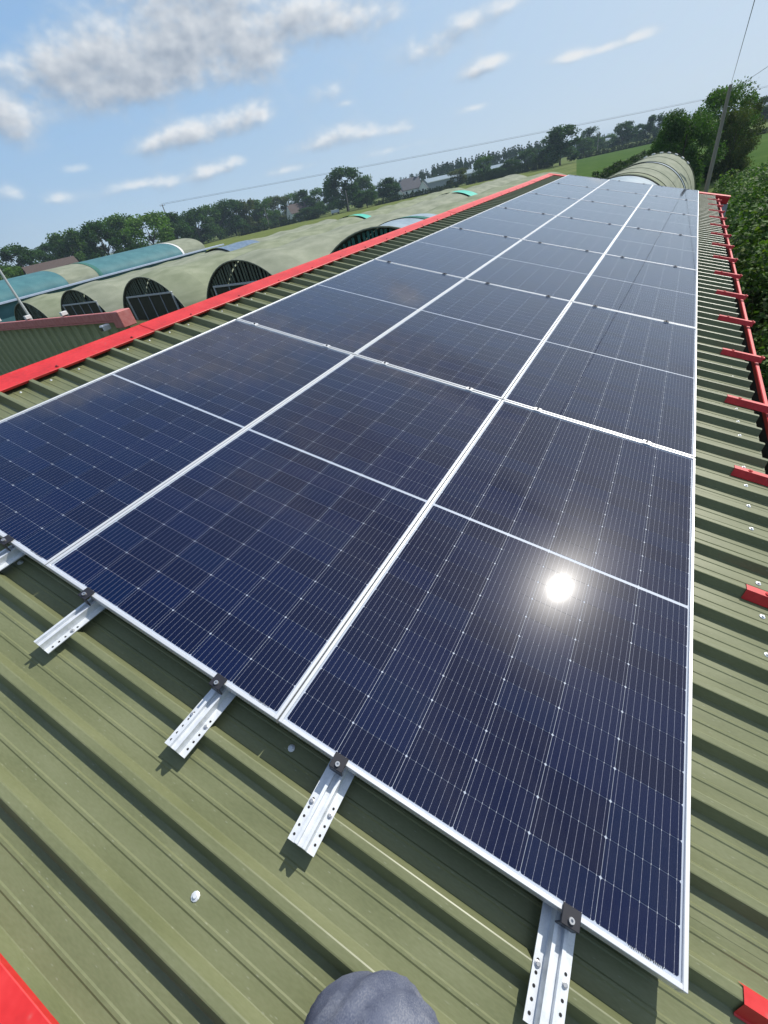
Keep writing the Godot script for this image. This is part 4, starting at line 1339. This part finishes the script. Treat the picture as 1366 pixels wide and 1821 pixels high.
	for i in vid:
		for ax in 3:
			var d := Vector3i.ZERO
			d[ax] = 1
			var a: float = val[i]
			var b: float = val[i + d]
			if (a < 0.0) == (b < 0.0): continue
			var p1 := Vector3i.ZERO
			p1[(ax + 1) % 3] = 1
			var p2 := Vector3i.ZERO
			p2[(ax + 2) % 3] = 1
			if not (vid.has(i - p1) and vid.has(i - p2) and vid.has(i - p1 - p2)): continue
			var q := [vid[i], vid[i - p1], vid[i - p1 - p2], vid[i - p2]]
			if a < 0.0: q.reverse()
			for k in [0, 1, 2, 0, 2, 3]: faces.append(q[k])
	# normals, then creases pushed into the cloth along them
	var nrm := PackedVector3Array()
	nrm.resize(verts.size())
	for pass_ in 2:
		nrm.fill(Vector3.ZERO)
		for k in range(0, faces.size(), 3):
			var a := verts[faces[k]]
			var fn := (verts[faces[k + 2]] - a).cross(verts[faces[k + 1]] - a)
			for q in 3: nrm[faces[k + q]] += fn
		if pass_ == 1: break
		for k in verts.size():
			var q := verts[k]
			var along := q.x * 0.62 - q.z * 0.78
			var across := q.x * 0.78 + q.z * 0.62 + q.y * 0.45 + 0.03 * sin(along * 30.0)
			var f := 1.0 - absf(nz.get_noise_3d(along * 0.45, across * 2.3, q.y * 0.3)) * 3.4
			f += nz.get_noise_3d(q.x * 0.6 + 3.0, q.y * 0.6, q.z * 0.6) * 0.6
			verts[k] = q + nrm[k].normalized() * clampf(f, -0.8, 1.0) * 0.0050
	for k in nrm.size(): nrm[k] = nrm[k].normalized()
	var arr := []
	arr.resize(Mesh.ARRAY_MAX)
	arr[Mesh.ARRAY_VERTEX] = verts
	arr[Mesh.ARRAY_NORMAL] = nrm
	arr[Mesh.ARRAY_INDEX] = faces
	var am := ArrayMesh.new()
	am.add_surface_from_arrays(Mesh.PRIMITIVE_TRIANGLES, arr)
	piece(p, "body", am, M.denim)
	# frayed threads on the knee
	var st := st_new()
	var kb: Vector3 = knee
	tube(st, [kb + B * Vector3(-0.045, 0.060, -0.01), kb + B * Vector3(-0.042, 0.068, -0.022), kb + B * Vector3(-0.036, 0.070, -0.014), kb + B * Vector3(-0.032, 0.068, 0.004)], [0.0014, 0.0014, 0.0014, 0.0012], 5)
	tube(st, [kb + B * Vector3(0.035, 0.066, 0.0), kb + B * Vector3(0.045, 0.062, 0.004), kb + B * Vector3(0.052, 0.055, 0.010)], [0.0012, 0.0014, 0.001], 5)
	piece(p, "loose_thread", done(st), M.white)

# ------------------------------------------------------------------
func _ready() -> void:
	rng.seed = 1
	var cam := Camera3D.new()
	cam.name = "camera"
	add_child(cam)
	cam.keep_aspect = Camera3D.KEEP_HEIGHT
	cam.fov = 101.99
	cam.near = 0.02
	cam.far = 6000.0
	cam.transform = Transform3D(Basis(CAM_X, CAM_Y, CAM_Z), EYE)
	cam.current = true

	var to_sun := Vector3(0.3048, 0.6846, -0.6622).normalized()
	var sun := DirectionalLight3D.new()
	sun.name = "sun"
	add_child(sun)
	sun.look_at_from_position(Vector3.ZERO, -to_sun, Vector3.UP)
	sun.light_energy = 1.6
	sun.light_color = Color(1.0, 0.98, 0.945)
	sun.light_angular_distance = 0.5
	sun.shadow_enabled = true

	var we := WorldEnvironment.new()
	we.name = "environment"
	var env := Environment.new()
	env.background_mode = Environment.BG_SKY
	env.sky = make_sky(to_sun)
	env.tonemap_mode = Environment.TONE_MAPPER_LINEAR
	env.tonemap_exposure = 1.0
	env.sdfgi_enabled = true
	env.ssao_enabled = true
	env.ssil_enabled = true
	env.fog_enabled = true
	env.fog_density = 0.0003
	env.fog_light_color = Color(.74, .82, .90)
	we.environment = env
	add_child(we)

	materials()
	build_ground()
	build_shed()
	build_tunnels()
	build_annex()
	build_far()
	build_array()
	build_poles()
	build_trees()
	build_bramble()
	build_person()
